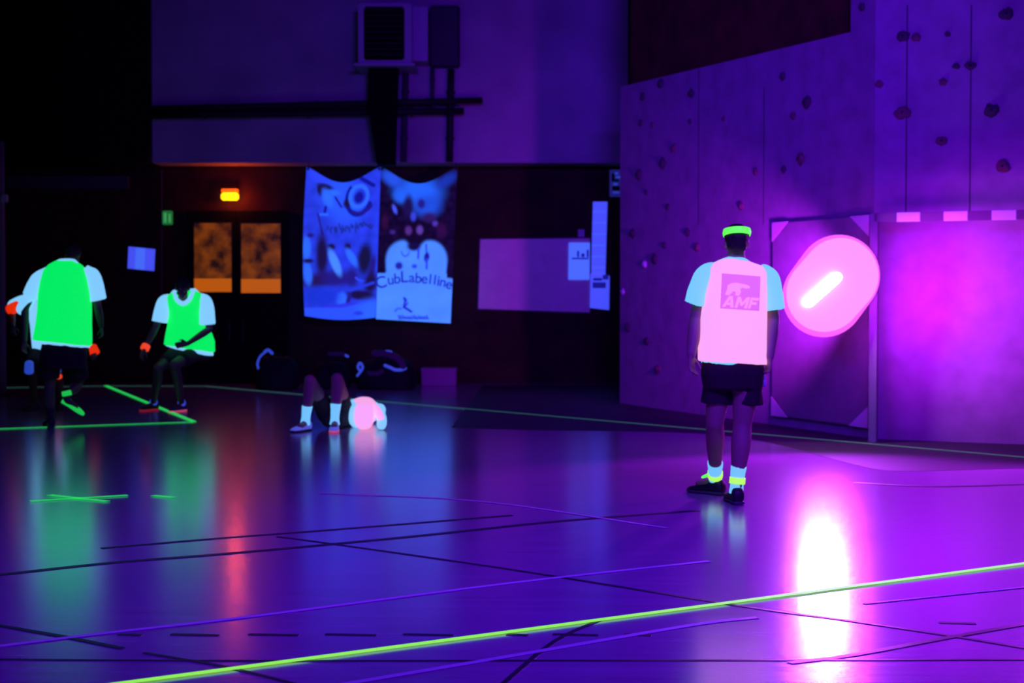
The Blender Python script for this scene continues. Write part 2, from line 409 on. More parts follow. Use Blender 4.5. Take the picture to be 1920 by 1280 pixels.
# painted court lines
def strip(name, pix, w, m, z=0.002, closed=False, res=5, smoothc=True):
    g = [G(x, y) for x, y in pix]
    if len(g) > 2 and smoothc: g = catmull(g, res)
    bm = bmesh.new(); L = []; R = []
    for i, p in enumerate(g):
        t = (g[min(i+1, len(g)-1)] - g[max(i-1, 0)]).normalized(); s = Vector((-t.y, t.x, 0))*w/2
        L.append(p+s); R.append(p-s)
    for i in range(len(g)-1):
        q = [bm.verts.new((v.x, v.y, z)) for v in (L[i], L[i+1], R[i+1], R[i])]
        bm.faces.new(q)
    bmesh.ops.remove_doubles(bm, verts=bm.verts, dist=1e-5)
    r = bmesh.ops.extrude_face_region(bm, geom=list(bm.faces))
    for v in r['geom']:
        if isinstance(v, bmesh.types.BMVert): v.co.z = z - 0.0012
    return bm_obj(name, bm, m)
k = 6
for pix, w, mm in (
    ([(-40, 1236), (500, 1239), (1330, 1238), (2000, 1236)], 0.02, 'line_dark'),
    ([(-40, 1082), (200, 1056), (400, 1040), (560, 1026), (800, 1003), (1050, 977), (1310, 957)], 0.05, 'line_dark'),
    ([(190, 1028), (400, 1010), (600, 995), (960, 966)], 0.04, 'line_dark'),
    ([(520, 1006), (640, 1022), (960, 1068), (1380, 1135), (1600, 1165), (1800, 1195), (2000, 1228)], 0.025, 'line_dark'),
    ([(940, 1284), (1040, 1202), (1130, 1160)], 0.02, 'line_dark'),
    ([(1480, 1243), (1600, 1228), (1780, 1195), (1990, 1158)], 0.035, 'line_dark'),
    ([(-20, 1170), (110, 1192), (230, 1216)], 0.03, 'line_dark'),
    ([(270, 1224), (420, 1250), (560, 1284)], 0.02, 'line_dark'),
    ([(1600, 905), (1760, 912), (1990, 905)], 0.05, 'line_dark'),
    ([(-60, 1219), (200, 1187), (480, 1155), (960, 1093), (1330, 1052)], 0.035, 'line_light'),
    ([(640, 1284), (960, 1230), (1300, 1172), (1420, 1158)], 0.035, 'line_light'),
    ([(1620, 1132), (1990, 1094)], 0.025, 'line_light'),
    ([(600, 925), (900, 940), (1250, 990)], 0.03, 'line_light'),
):
    tag(strip('trim_%d' % k, pix, w, M[mm], 0.002+0.00005*k), kind='structure'); k += 1
for x0, x1 in ((222, 266), (320, 412), (466, 560), (610, 706), (756, 850), (950, 990), (1036, 1122), (1170, 1222), (1760, 1830)):
    yy = 1190 if x0 < 1500 else 1168
    tag(strip('trim_%d' % k, [(x0, yy-1), (x1, yy+1)], 0.03, M['line_dark']), kind='structure'); k += 1

# ------------------------------------------------------------------ fluorescent tape
def tape(pix, w, m, label, group=None):
    return tag(strip('floor_tape', pix, w, m, 0.0062, smoothc=False), label, 'tape', group)
tape([(-300, 1353.5), (2600, 967.2)], 0.040, M['tape'], 'long bright green tape line crossing the floor in the foreground')
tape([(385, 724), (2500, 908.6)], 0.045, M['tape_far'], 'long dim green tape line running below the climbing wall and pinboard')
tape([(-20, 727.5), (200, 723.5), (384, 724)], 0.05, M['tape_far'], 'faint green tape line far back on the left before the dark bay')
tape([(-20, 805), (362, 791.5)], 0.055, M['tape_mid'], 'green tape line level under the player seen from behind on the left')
tape([(198, 723), (364, 791)], 0.055, M['tape_mid'], 'slanting green tape line passing the feet of the crouching player')
tape([(57, 940.5), (239, 929.5)], 0.05, M['tape_mid'], 'longer green tape strip of the cross on the left floor')
tape([(93, 929), (201, 941)], 0.05, M['tape_mid'], 'shorter green tape strip of the cross on the left floor')
tape([(287, 930), (325, 933.5)], 0.05, M['tape_mid'], 'short lone green tape piece right of the taped cross')

# ------------------------------------------------------------------ things on the upper cladding
def wbox(bm, x0, y0, x1, y1, d0, d1, bev=0.0):
    a = P(x0, y0, d0); c = P(x1, y1, d0)
    box(bm, (a.x, d0, c.z), (c.x, d1, a.z), bev)
uh = empty('unit_heater', P(735, 122, 22.5), 'square pale unit heater with black front high on the cladding', 'heater')
bm = bmesh.new(); wbox(bm, 671, 5, 772, 121, 22.2, DU-0.002, 0.02); wbox(bm, 772, 12, 802, 114, 22.45, DU-0.002, 0.01); wbox(bm, 664, 118, 778, 123, 22.15, 22.95); bm_obj('casing', bm, M['offwhite'], uh)
bm = bmesh.new(); wbox(bm, 682, 12, 758, 112, 22.16, 22.21, 0.02)
bm_obj('front_panel', bm, M['black'], uh)
bm = bmesh.new()
for i in range(9): wbox(bm, 686, 17+i*10.5, 754, 19+i*10.5, 22.14, 22.165)
bm_obj('louvre', bm, M['darkmetal'], uh)
# the duct tapering below it
du = empty('air_duct', P(718, 300, 22.7), 'black tapering duct hanging below the square heater', 'duct')
bm = bmesh.new()
pr = [(691, 127), (746, 127), (742, 240), (740, 309), (707, 309), (697, 245), (691, 200)]
slab(bm, [P(x, y, 22.38) for x, y in pr], Vector((0, 0.28, 0))); bm_obj('duct_body', bm, M['black'], du)
bm = bmesh.new(); c = P(724, 172, 22.6); ell(bm, c, 0.035, 0.02, 0.035); bm_obj('rivet', bm, M['offwhite'], du, True)
def pipe(x0, y0, x1, y1, r, d, label, m='softdark'):
    a, c = P(x0, y0, d), P(x1, y1, d)
    root = empty('pipe', (c.x, c.y, min(a.z, c.z)), label, 'pipe')
    bm = bmesh.new(); tube(bm, [a, c], [r, r], n=12, cap=False); bm_obj('tube', bm, M[m], root, True)
    n_ = max(2, int((a-c).length/1.2))
    for i in range(n_):
        bm = bmesh.new()
        q = a.lerp(c, (i+0.5)/n_); t = (c-a).normalized()
        tube(bm, [q-t*0.02, q+t*0.02], [r*1.25, r*1.25], n=12, cap=False)
        box(bm, (q.x-0.015, q.y, q.z-0.015), (q.x+0.015, DU-0.001, q.z+0.015))
        bm_obj('clamp', bm, M[m], root)
pipe(761, 128, 757, 303, 0.045, DU-0.10, 'thick dark vertical pipe right beside the black duct')
pipe(811, 128, 811, 214, 0.03, DU-0.10, 'short thin vertical pipe between the two longer ones')
pipe(846, 130, 843, 303, 0.05, DU-0.10, 'long dark vertical pipe right of the heater', 'darkmetal')
pipe(285, 204, 905, 188, 0.045, DU-0.22, 'upper of two dark horizontal pipes crossing the cladding', 'darkmetal')
pipe(285, 216, 870, 208, 0.05, DU-0.22, 'lower of two dark horizontal pipes crossing the cladding', 'darkmetal')
cb = empty('junction_box', P(835, 124, 22.8), 'dark junction box on the cladding right of the heater', 'box')
bm = bmesh.new(); wbox(bm, 806, 10, 862, 126, 22.85, DU-0.002, 0.02); bm_obj('enclosure', bm, M['darkmetal'], cb)
bm = bmesh.new(); wbox(bm, 808, 14, 858, 122, 22.83, 22.85, 0.005); bm_obj('lid', bm, M['softdark'], cb)

# ------------------------------------------------------------------ double door, orange light, signs on the back wall
DW = DB - 0.03
for i, (x0, y0, x1, y1) in enumerate(((364, 418, 434, 547), (452, 419, 526, 549)), 1):
    xa = x0-16 if i == 1 else 443; xb = 443 if i == 1 else x1+14
    a = P(xa, 395, DW); c = P(xb, 395, DW)
    bm = bmesh.new(); box(bm, (a.x+0.004, DB-0.045, 0), (c.x-0.004, DB, a.z))
    root = tag(bm_obj('door_%d' % i, bm, M['black']), kind='structure')
    ysp = y1 - (25 if i == 1 else 26)
    bm = bmesh.new(); wbox(bm, x0, y0, x1, ysp, DB-0.052, DB-0.046); bm_obj('pane', bm, M['pane'], root)
    bm = bmesh.new(); wbox(bm, x0, ysp, x1, y1, DB-0.052, DB-0.046); bm_obj('pane', bm, M['pane_low'], root)
    bm = bmesh.new()
    for q in ((x0-2, y0-2, x1+2, y0), (x0-2, y1, x1+2, y1+2), (x0-2, y0, x0, y1), (x1, y0, x1+2, y1)): wbox(bm, *q, DB-0.06, DB-0.045)
    bm_obj('glazing_bead', bm, M['darkmetal'], root)
    hx = (x1-4) if i == 1 else x0+4
    bm = bmesh.new(); wbox(bm, hx-2, 600, hx+2, 640, DB-0.10, DB-0.085); wbox(bm, hx-1, 604, hx+1, 607, DB-0.09, DB-0.045); wbox(bm, hx-1, 633, hx+1, 636, DB-0.09, DB-0.045)
    bm_obj('handle', bm, M['darkmetal'], root)
lamp = empty('emergency_light', P(430, 377, DB-0.1), 'small glowing yellow emergency light above the double doors', 'light')
bm = bmesh.new(); wbox(bm, 414, 361, 446, 375, DB-0.13, DB-0.03, 0.02); bm_obj('diffuser', bm, M['glow_yellow'], lamp)
bm = bmesh.new(); wbox(bm, 415, 354, 445, 361, DB-0.12, DB-0.001, 0.005); bm_obj('housing', bm, M['glow_red'], lamp)
light('emergency_glow', 'POINT', P(440, 371, DB-0.20), (1.0, 0.08, 0.0), 9, 0.04)
ex = empty('exit_sign', P(313, 421, DB), 'small dim green exit sign left of the double doors', 'sign')
bm = bmesh.new(); wbox(bm, 304, 395, 323, 421, DB-0.05, DB-0.001, 0.01); bm_obj('panel', bm, M['exit'], ex)
bm = bmesh.new(); wbox(bm, 307, 399, 312, 417, DB-0.056, DB-0.051); wbox(bm, 316, 401, 320, 417, DB-0.056, DB-0.051); bm_obj('pictogram', bm, M['exit2'], ex)
bm = bmesh.new(); wbox(bm, 346, 398, 352, 412, DB-0.03, DB-0.001); tag(bm_obj('wall_switch', bm, M['softdark']), 'tiny dark switch plate between the exit sign and doors', 'switch')
bm = bmesh.new(); tube(bm, [P(303, 318, DB-0.03), P(303, 600, DB-0.03)], [0.010, 0.010], n=8, cap=False)
tag(bm_obj('wall_conduit', bm, M['softdark']), 'thin vertical conduit running down the wall past the exit sign', 'conduit')
def sheet(name, x0, y0, x1, y1, d, m, label, cat, tilt=0.0, skew=0):
    q = [P(x0, y0, d), P(x1, y0+skew, d), P(x1-tilt, y1+skew, d), P(x0-tilt, y1, d)]
    bm = bmesh.new(); slab(bm, q, Vector((0, 0.006, 0)))
    root = empty(name, ((q[3].x+q[2].x)/2, d, q[3].z), label, cat)
    bm_obj('sheet', bm, m, root); return root
s = sheet('notice', 241, 462, 291, 503, DB-0.02, M['paper_dim'], 'blue glowing notice left of the crouching player and below the exit sign', 'notice', 2, 5)
bm = bmesh.new()
q = [P(255, 464, DB-0.023), P(272, 466, DB-0.023), P(270, 506, DB-0.023), P(253, 504, DB-0.023)]; slab(bm, q, Vector((0, 0.002, 0)))
bm_obj('column', bm, M['paper'], s)

# pinboard
pb = empty('pinboard', P(1000, 585, DB), 'wide blank purple pinboard on the dark brown wall', 'pinboard')
bm = bmesh.new(); q = [P(899, 447, DB-0.035), P(1108, 445, DB-0.035), P(1107, 587, DB-0.035), P(895, 580, DB-0.035)]
slab(bm, q, Vector((0, 0.034, 0))); bm_obj('felt', bm, M['board'], pb)
bm = bmesh.new()
for i in range(4):
    a, c = q[i], q[(i+1) % 4]; tube(bm, [a, c], [0.012, 0.012], n=6)
bm_obj('frame', bm, M['softdark'], pb)
bm = bmesh.new(); wbox(bm, 1084, 430, 1096, 445, DB-0.04, DB-0.001); tag(bm_obj('hook', bm, M['offwhite']), 'small pale bracket above the top right of the pinboard', 'bracket')
s = sheet('poster', 1067, 455, 1106, 524, DB-0.05, M['paper'], 'bright blue poster pinned over the right end of the pinboard', 'poster', 1)
bm = bmesh.new()
bm.free()
for q in ((1082, 470, 1086, 482), (1090, 475, 1096, 482), (1100, 468, 1104, 482), (1072, 483, 1104, 486)):
    bm = bmesh.new(); wbox(bm, *q, DB-0.053, DB-0.05); bm_obj('print', bm, M['ink'], s)
s = sheet('height_chart', 1112, 378, 1139, 520, DB-0.04, M['paper_dim'], 'tall narrow blue paper strip beside the pinboard', 'paper', 4)
for i in range(6):
    bm = bmesh.new(); wbox(bm, 1111-i*0.5, 396+i*21, 1137-i*0.6, 397+i*21, DB-0.043, DB-0.04); bm_obj('rule_mark', bm, M['paper'], s)
s = sheet('flyer', 1107, 513, 1143, 577, DB-0.06, M['paper_dim'], 'blue flyer with dark heading below the tall paper strip', 'flyer', 1, 4)
for q in ((1112, 521, 1129, 526), (1111, 529, 1136, 540), (1130, 515, 1141, 524)):
    bm = bmesh.new(); wbox(bm, *q, DB-0.064, DB-0.06); bm_obj('print', bm, M['ink'], s)
M['sign_frame'] = mat('blue grey sign board', (0.25, 0.25, 0.45), 0.7, (0.02, 0.03, 0.25), 0.3)
s = sheet('wall_sign', 1143, 318, 1167, 369, DB-0.10, M['sign_frame'], 'small upright framed sign at the corner above the paper strip', 'sign')
for q in ((1147, 325, 1152, 340), (1152.5, 336, 1160, 340), (1148, 349, 1162, 357)):
    bm = bmesh.new(); wbox(bm, *q, DB-0.104, DB-0.10); bm_obj('print', bm, M['black'], s)
for q in ((1153, 323, 1159, 327), (1155, 330, 1163, 334), (1150, 343, 1158, 347), (1149, 359, 1161, 362)):
    bm = bmesh.new(); wbox(bm, *q, DB-0.104, DB-0.10); bm_obj('mark', bm, M['trimblue'], s)

# ------------------------------------------------------------------ banners, painted per vertex
def sstep(a, b_, x):
    t = min(1, max(0, (x-a)/(b_-a))) if a != b_ else (1.0 if x > a else 0.0)
    return t*t*(3-2*t)
def paint(px, py, base, layers):
    c = list(base)
    for L in layers:
        if L[0] == 'e':      # soft ellipse cx cy rx ry rot col soft
            _, cx, cy, rx, ry, rot, col, so = L
            a = math.radians(rot); dx, dy = px-cx, py-cy
            u = (dx*math.cos(a)+dy*math.sin(a))/rx; v = (-dx*math.sin(a)+dy*math.cos(a))/ry
            w = 1 - sstep(1-so, 1+so, math.hypot(u, v))
        elif L[0] == 'r':    # ring
            _, cx, cy, rx, ry, rot, th, col, a0, a1 = L
            a = math.radians(rot); dx, dy = px-cx, py-cy
            u = (dx*math.cos(a)+dy*math.sin(a))/rx; v = (-dx*math.sin(a)+dy*math.cos(a))/ry
            w = 1 - sstep(th*0.6, th*1.3, abs(math.hypot(u, v)-1))
            an = math.degrees(math.atan2(v, u)) % 360
            if not (a0 <= an <= a1 or a0 <= an+360 <= a1): w = 0
        elif L[0] == 's':    # stroke x0 y0 x1 y1 width col
            _, x0, y0, x1, y1, wd, col = L
            vx, vy = x1-x0, y1-y0; t = max(0, min(1, ((px-x0)*vx+(py-y0)*vy)/(vx*vx+vy*vy)))
            dd = math.hypot(px-x0-vx*t, py-y0-vy*t); w = 1 - sstep(wd*0.4, wd*0.9, dd)
        elif L[0] == 'h':    # everything below a curve f(px)
            _, fn, col, so = L; w = sstep(-so, so, py-fn(px))
        elif L[0] == 'n':    # mottling
            _, sc, amt, sd = L
            k_ = 1 + amt*noise.noise(Vector((px/sc, py/sc, sd))); c = [max(0, v*k_) for v in c]; continue
        if w > 0: c = [c[i]*(1-w)+col[i]*w for i in range(3)]
    return c
def make_banner(name, label, xf, yt, yb, base, layers, nu=120, nv=200, seed=0):
    bm = bmesh.new(); V = []
    cl = {}
    for j in range(nv+1):
        v = j/nv; row = []
        for i in range(nu+1):
            u = i/nu
            y = yt(u)*(1-v)+yb(u)*v; x = xf(u, (y-312)/290)
            d = DU - 0.06 + 0.025*math.sin(u*9+seed+v*2)*(0.3+v) + 0.012*math.sin(u*23+seed)
            vt = bm.verts.new(P(x, y, d)); row.append(vt); cl[vt] = paint(x, y, base, layers)
        V.append(row)
    lay = bm.loops.layers.float_color.new('print')
    for j in range(nv):
        for i in range(nu):
            f = bm.faces.new((V[j][i], V[j+1][i], V[j+1][i+1], V[j][i+1])); f.smooth = True
            for lp in f.loops: lp[lay] = (*cl[lp.vert], 1)
    me = bpy.data.meshes.new('cloth'); bm.to_mesh(me); bm.free()
    c0 = P(xf(0.5, 1), yb(0.5), DU-0.06)
    root = empty(name, c0, label, 'banner')
    o = link('cloth', me, M['banner'], root)
    so = o.modifiers.new('thick', 'SOLIDIFY'); so.thickness = 0.003
    # cord and eyelets holding the top corners
    for u in (0.02, 0.98):
        bm = bmesh.new()
        q = P(xf(u, 0), yt(u)+3, DU-0.07); r = bmesh.ops.create_cone(bm, segments=14, radius1=0.018, radius2=0.018, depth=0.012, cap_ends=True)
        for vv in r['verts']: vv.co = q + Vector((vv.co.x, vv.co.z, vv.co.y))
        bm_obj('eyelet', bm, M['darkmetal'], root)
    for u in (0.02, 0.98):
        bm = bmesh.new()
        q = P(xf(u, 0), yt(u)+3, DU-0.07); tube(bm, [q, Vector((q.x, DU+0.02, zb+0.02))], [0.005, 0.005], n=6)
        bm_obj('cord', bm, M['darkmetal'], root)
    return root
BL = (0.022, 0.05, 0.72); LT = (0.03, 0.17, 1.0); DK = (0.012, 0.006, 0.06); MD = (0.018, 0.012, 0.22); WH = (0.075, 0.29, 1.0); NV = (0.006, 0.008, 0.28)
lay1 = [('n', 14, 0.25, 1), ('e', 640, 372, 34, 52, -20, (0.026, 0.11, 1.0), 0.5), ('e', 598, 330, 22, 14, 30, (0.03, 0.07, 0.95), 0.6),
  ('e', 610, 350, 15, 5.5, 15, DK, 0.5), ('e', 600, 357, 5, 11, -15, DK, 0.5), ('e', 614, 371, 9, 17, -20, LT, 0.5), ('e', 626, 361, 13, 5, 5, LT, 0.5),
  ('s', 629, 370, 640, 388, 3, NV), ('s', 611, 388, 609, 397, 4, NV), ('s', 600, 402, 614, 402, 3, LT),
  ('s', 596, 400, 605, 440, 2.5, MD),
  ('r', 673, 372, 22, 30, 15, 0.17, NV, -5, 215), ('e', 651, 381, 7, 9, 20, DK, 0.5), ('s', 678, 335, 700, 347, 6, NV), ('r', 673, 368, 16, 20, 20, 0.2, LT, 0, 360), ('e', 673, 370, 9, 12, 20, NV, 0.4),
  ('r', 678, 385, 20, 13, -20, 0.16, MD, 20, 160),
  ]
rnd = random.Random(4)
for i in range(26):
    x = 616 + i*3.3 + rnd.uniform(-1, 1); y = 431 - i*0.35 + rnd.uniform(-4, 4)
    lay1.append(('s', x, y-rnd.uniform(2, 6), x+rnd.uniform(-3, 3), y+rnd.uniform(2, 6), 2.2, (0.012, 0.028, 0.30)))
lay1 += [('e', 604, 478, 11, 42, 0, DK, 0.5), ('e', 600, 525, 32, 14, -10, (0.02, 0.008, 0.10), 0.6), ('e', 633, 522, 28, 14, 0, MD, 0.6),
  ('e', 575, 465, 8, 22, 0, LT, 0.4), ('e', 577, 512, 8, 22, -6, LT, 0.4), ('e', 578, 489, 10, 4, 0, DK, 0.5), ('e', 582, 441, 7, 4, 0, MD, 0.5),
  ('e', 622, 462, 7, 5, 20, DK, 0.5), ('e', 628, 492, 8, 26, -22, WH, 0.35), ('e', 652, 462, 6, 6, 0, DK, 0.5), ('e', 660, 483, 7, 20, -32, LT, 0.35),
  ('e', 684, 485, 13, 30, 5, (0.008, 0.008, 0.05), 0.45), ('e', 660, 520, 12, 18, 0, MD, 0.6), ('e', 698, 500, 6, 22, 10, MD, 0.5),
  ('r', 683, 505, 22, 22, 0, 0.09, (0.03, 0.08, 0.9), 40, 140),
  ('e', 676, 553, 26, 9, 5, DK, 0.4), ('e', 695, 530, 12, 20, 10, DK, 0.5), ('e', 640, 561, 10, 13, 10, LT, 0.4), ('e', 654, 560, 4, 12, 20, MD, 0.5), ('s', 655, 545, 700, 530, 4, (0.02, 0.05, 0.7)),
  ('e', 600, 556, 34, 18, 0, (0.012, 0.04, 0.65), 0.5), ('e', 650, 572, 40, 4, -5, (0.03, 0.04, 0.7), 0.5),
  ('h', lambda x: 580 - max(0, x-640)*0.20 - 3, (0.028, 0.10, 1.0), 2.0), ('e', 700, 585, 30, 22, 0, (0.03, 0.15, 1.0), 0.6), ('e', 672, 587, 9, 4, 0, (0.02, 0.05, 0.7), 0.5)]
make_banner('hanging_banner', 'blue glowing banner with swirl emblem and small sports figures, left of two', 
    lambda u, v: (575 - 7*math.sin(min(1, max(0, v))*math.pi*0.85))*(1-u) + (714 - 10*v)*u,
    lambda u: 313 + 29*math.sin(math.pi*u)**1.3, lambda u: 592 + 6*math.sin(math.pi*u) + 3*u, BL, lay1, seed=0.5)
lay2 = [('n', 9, 0.8, 3), ('e', 785, 358, 40, 26, 5, (0.02, 0.15, 0.85), 0.6), ('e', 735, 335, 22, 12, 35, (0.02, 0.10, 0.7), 0.6), ('e', 838, 338, 20, 10, -35, (0.01, 0.04, 0.35), 0.7), ('e', 800, 385, 25, 20, 0, (0.015, 0.09, 0.6), 0.6), ('e', 752, 365, 14, 14, 0, (0.02, 0.14, 0.8), 0.5),
  ('e', 765, 388, 9, 22, 5, (0.012, 0.006, 0.07), 0.5), ('e', 790, 382, 7, 9, 0, MD, 0.5), ('e', 740, 392, 3.5, 9, -20, (0.06, 0.10, 0.8), 0.5), ('e', 775, 406, 5, 9, 0, (0.04, 0.06, 0.6), 0.5), ('e', 805, 408, 12, 9, 0, (0.03, 0.01, 0.10), 0.6), ('e', 816, 419, 5, 5, 0, (0.08, 0.04, 0.35), 0.6), ('e', 736, 435, 5, 4, 0, (0.05, 0.02, 0.2), 0.6), ('e', 722, 415, 6, 14, 0, (0.03, 0.004, 0.04), 0.6), ('e', 828, 432, 9, 14, 0, (0.03, 0.004, 0.05), 0.6),
  ('e', 757, 487, 33, 36, 0, WH, 0.12), ('e', 738, 500, 14, 32, 0, WH, 0.2), ('e', 806, 487, 32, 36, 0, WH, 0.12), ('e', 826, 500, 11, 30, 0, WH, 0.2), ('e', 782, 500, 25, 20, 0, WH, 0.3),
  ('e', 778, 440, 19, 24, 0, (0.006, 0.002, 0.02), 0.25), ('e', 766, 432, 6, 8, 0, (0.10, 0.03, 0.22), 0.5), ('e', 787, 431, 6, 8, 0, (0.12, 0.05, 0.32), 0.5), ('e', 776, 462, 12, 8, 0, (0.008, 0.004, 0.05), 0.4),
  ('r', 760, 471, 7, 9, 0, 0.15, (0.02, 0.05, 0.7), 0, 180), ('s', 785, 466, 784, 484, 3, (0.03, 0.05, 0.7)), ('s', 799, 458, 800, 480, 2.5, (0.02, 0.07, 0.75)), ('e', 800, 482, 5, 9, 10, (0.01, 0.006, 0.25), 0.4), ('s', 800, 485, 800, 503, 3, (0.02, 0.05, 0.7)),
  ('e', 748, 498, 7, 7, 0, (0.015, 0.02, 0.32), 0.4), ('e', 777, 499, 5, 4, 0, (0.02, 0.06, 0.65), 0.4),
  ('h', lambda x: 510 - 0 + (8 if x > 838 else 0) - (0 if x > 722 else -2) + max(0, x-820)*0.15, WH, 1.5),
  ('n', 26, 0.12, 7),
  ('s', 760, 563, 757, 575, 3.0, (0.018, 0.03, 0.5)), ('s', 757, 575, 771, 584, 3.4, (0.015, 0.02, 0.42)), ('s', 757, 577, 764, 568, 2.6, (0.018, 0.03, 0.5)), ('s', 758, 559, 761, 563, 4, (0.015, 0.03, 0.5)),
  ('r', 749, 585, 8, 7, 0, 0.2, (0.02, 0.07, 0.7), 180, 300)]
for i in range(15):
    x = 747 + i*3.8; lay2.append(('s', x, 594+rnd.uniform(-3, 0), x+2, 597+rnd.uniform(-1, 1), 2.0, (0.018, 0.05, 0.58)))
    lay2.append(('s', x, 597, x+4, 597, 1.4, (0.018, 0.05, 0.58)))
R2 = make_banner('hanging_banner', 'banner of white-jacketed people with curved club lettering, right of two',
    lambda u, v: (714 - 9*v)*(1-u) + (858 - 13*v)*u,
    lambda u: 313 + 31*math.sin(math.pi*u)**1.3, lambda u: 598 + 8*u, (0.007, 0.002, 0.025), lay2, seed=2.0)
def text_mesh(ch, size):
    cu = bpy.data.curves.new('t', 'FONT'); cu.body = ch; cu.size = size; cu.extrude = 0.001; cu.offset = 0.012*size; cu.align_x = 'CENTER'
    o = bpy.data.objects.new('t', cu); COL.objects.link(o)
    dg = bpy.context.evaluated_depsgraph_get(); dg.update()
    me = bpy.data.meshes.new_from_object(o.evaluated_get(dg)); bpy.data.objects.remove(o); bpy.data.curves.remove(cu); return me
word = "CubLabelline"
posn = [(716.5, 539, 12, 6), (733, 533, 4, 5), (745, 531, 2, 5), (758, 529, 2, 5.5), (772, 529, -2, 5), (784, 530, -3, 5), (795.5, 531, -4, 5), (806, 532, -6, 5), (814.5, 533.5, -7, 5), (821, 535, -8, 5), (829, 537, -12, 5), (840, 541, -16, 5)]
M['letter_blue'] = mat('printed blue lettering', (0.02, 0.02, 0.25), 0.8, (0.015, 0.03, 0.50), 0.8)
for ch, (x, y, rot, sz) in zip(word, posn):
    bm = bmesh.new()
    big = ch in 'CL'
    me = text_mesh(ch, (0.235 if big else 0.205)*1.0)
    o = P(x, y, DU-0.15); a = math.radians(rot)
    tmp = bmesh.new(); tmp.from_mesh(me)
    for v in tmp.verts:
        q = Vector((v.co.x*math.cos(a)-v.co.y*math.sin(a), v.co.z, v.co.x*math.sin(a)+v.co.y*math.cos(a)))
        v.co = o + q
    m2 = bpy.data.meshes.new('x'); tmp.to_mesh(m2); tmp.free(); bm.from_mesh(m2)
    bm_obj('letter', bm, M['letter_blue'], R2)

# ------------------------------------------------------------------ post, goal, mat, lamps, holds
pp = empty('net_post', G(4, 741), 'tall dark violet post cut off by the left edge', 'post')
b0 = G(4, 741)
bm = bmesh.new(); top = P(4, 266, b0.y); tube(bm, [b0+Vector((0,0,0.02)), Vector((b0.x, b0.y, top.z))], [0.055, 0.055], n=20, cap=False); bm_obj('pole', bm, M['offwhite'] if False else M['grey2'], pp, True)
bm = bmesh.new(); box(bm, (b0.x-0.16, b0.y-0.16, 0.001), (b0.x+0.16, b0.y+0.16, 0.03), 0.008); bm_obj('base_plate', bm, M['darkmetal'], pp)
bm = bmesh.new(); c = P(9, 372, b0.y-0.05); box(bm, c-Vector((0.04, 0.05, 0.05)), c+Vector((0.04, 0.03, 0.05)), 0.01); bm_obj('clamp', bm, M['offwhite'], pp)

gp = G(1637, 829)
gl = empty('handball_goal', gp, 'striped handball goal frame standing before the climbing wall', 'goal')
ug = uB
ztop = P(1637, 408, gp.y).z
bm = bmesh.new(); box(bm, (-0.035, -0.035, 0), (0.035, 0.035, ztop+0.035), 0.004)
def placed(name, bm, m, parent, loc, ang):
    me = bpy.data.meshes.new(name); bm.to_mesh(me); bm.free()
    o = link(name, me, m, parent); o.matrix_parent_inverse = Matrix(); o.location = Vector(loc)-parent.location; o.rotation_euler = (0, 0, ang); return o
placed('post', bm, M['grey2'], gl, gp, math.atan2(ug.y, ug.x))
bm = bmesh.new(); box(bm, (0, -0.035, -0.04), (3.0, 0.035, 0.04), 0.004)
ugoal = ug
placed('crossbar', bm, M['stripe_x'], gl, (gp.x, gp.y, ztop), math.atan2(ugoal.y, ugoal.x))
bm = bmesh.new(); box(bm, (-0.035, -0.035, 0), (0.035, 0.035, ztop+0.035), 0.004)
placed('post', bm, M['stripe_z'], gl, gp+ugoal*3.0, math.atan2(ug.y, ug.x))

# padded mat on the climbing wall with four reinforced corners
A0, nn, uu = onwall(1447, 600, 0.05); A1, _, _ = onwall(1628, 600, 0.05)
zt0 = onwall(1540, 413, 0.05)[0].z; 
mt = empty('wall_mat', (A0.x, A0.y, 0.05), 'upright padded mat with pale triangular corners on the climbing wall', 'mat')
L_ = (A1-A0).length; zt = 2.02; z0_ = 0.10
bm = bmesh.new(); obox(bm, Vector((A0.x, A0.y, z0_)), uu*L_, -nn*0.045, Vector((0, 0, zt-z0_)))
bmesh.ops.bevel(bm, geom=list(bm.edges), offset=0.01, segments=2, affect='EDGES'); bm_obj('pad', bm, M['grey2'], mt)
for (cx, cz, sx_, sz_) in ((0, z0_, 1, 1), (L_, z0_, -1, 1), (0, zt, 1, -1), (L_, zt, -1, -1)):
    o = Vector((A0.x, A0.y, 0)) + uu*cx + nn*0.004 + Vector((0, 0, cz)); s1, s2 = 0.30, 0.19
    bm = bmesh.new(); slab(bm, [o, o+uu*(sx_*s1), o+Vector((0, 0, sz_*s2))], -nn*0.006); bm_obj('corner_patch', bm, M['corner'], mt)

def stadium(c0, c1, r, n=22):
    """outline points around segment c0-c1 in a frontal plane"""
    t = (c1-c0).normalized(); s_ = Vector((t.z, 0, -t.x)); out = []
    for i in range(n+1):
        a = -math.pi/2 + math.pi*i/n; out.append(c1 + t*(r*math.cos(a)) + s_*(r*math.sin(a)))
    for i in range(n+1):
        a = math.pi/2 + math.pi*i/n; out.append(c0 + t*(r*math.cos(a)) + s_*(r*math.sin(a)))
    return out
DL = 14.0
LC = P(1541, 544, DL)
lp = empty('ultraviolet_lamp', LC, 'glowing pink oval lamp with tilted white tube on the climbing wall', 'lamp')
px = DL/F
bm = bmesh.new(); slab(bm, stadium(P(1546, 551, DL), P(1576, 517, DL), 71*px), Vector((0, 0.02, 0))); bm_obj('diffuser', bm, M['diff'], lp)
bm = bmesh.new(); slab(bm, stadium(P(1545, 555, DL+.021), P(1573, 517, DL+.021), 77*px), Vector((0, 0.03, 0))); bm_obj('rim', bm, M['diff_rim'], lp)
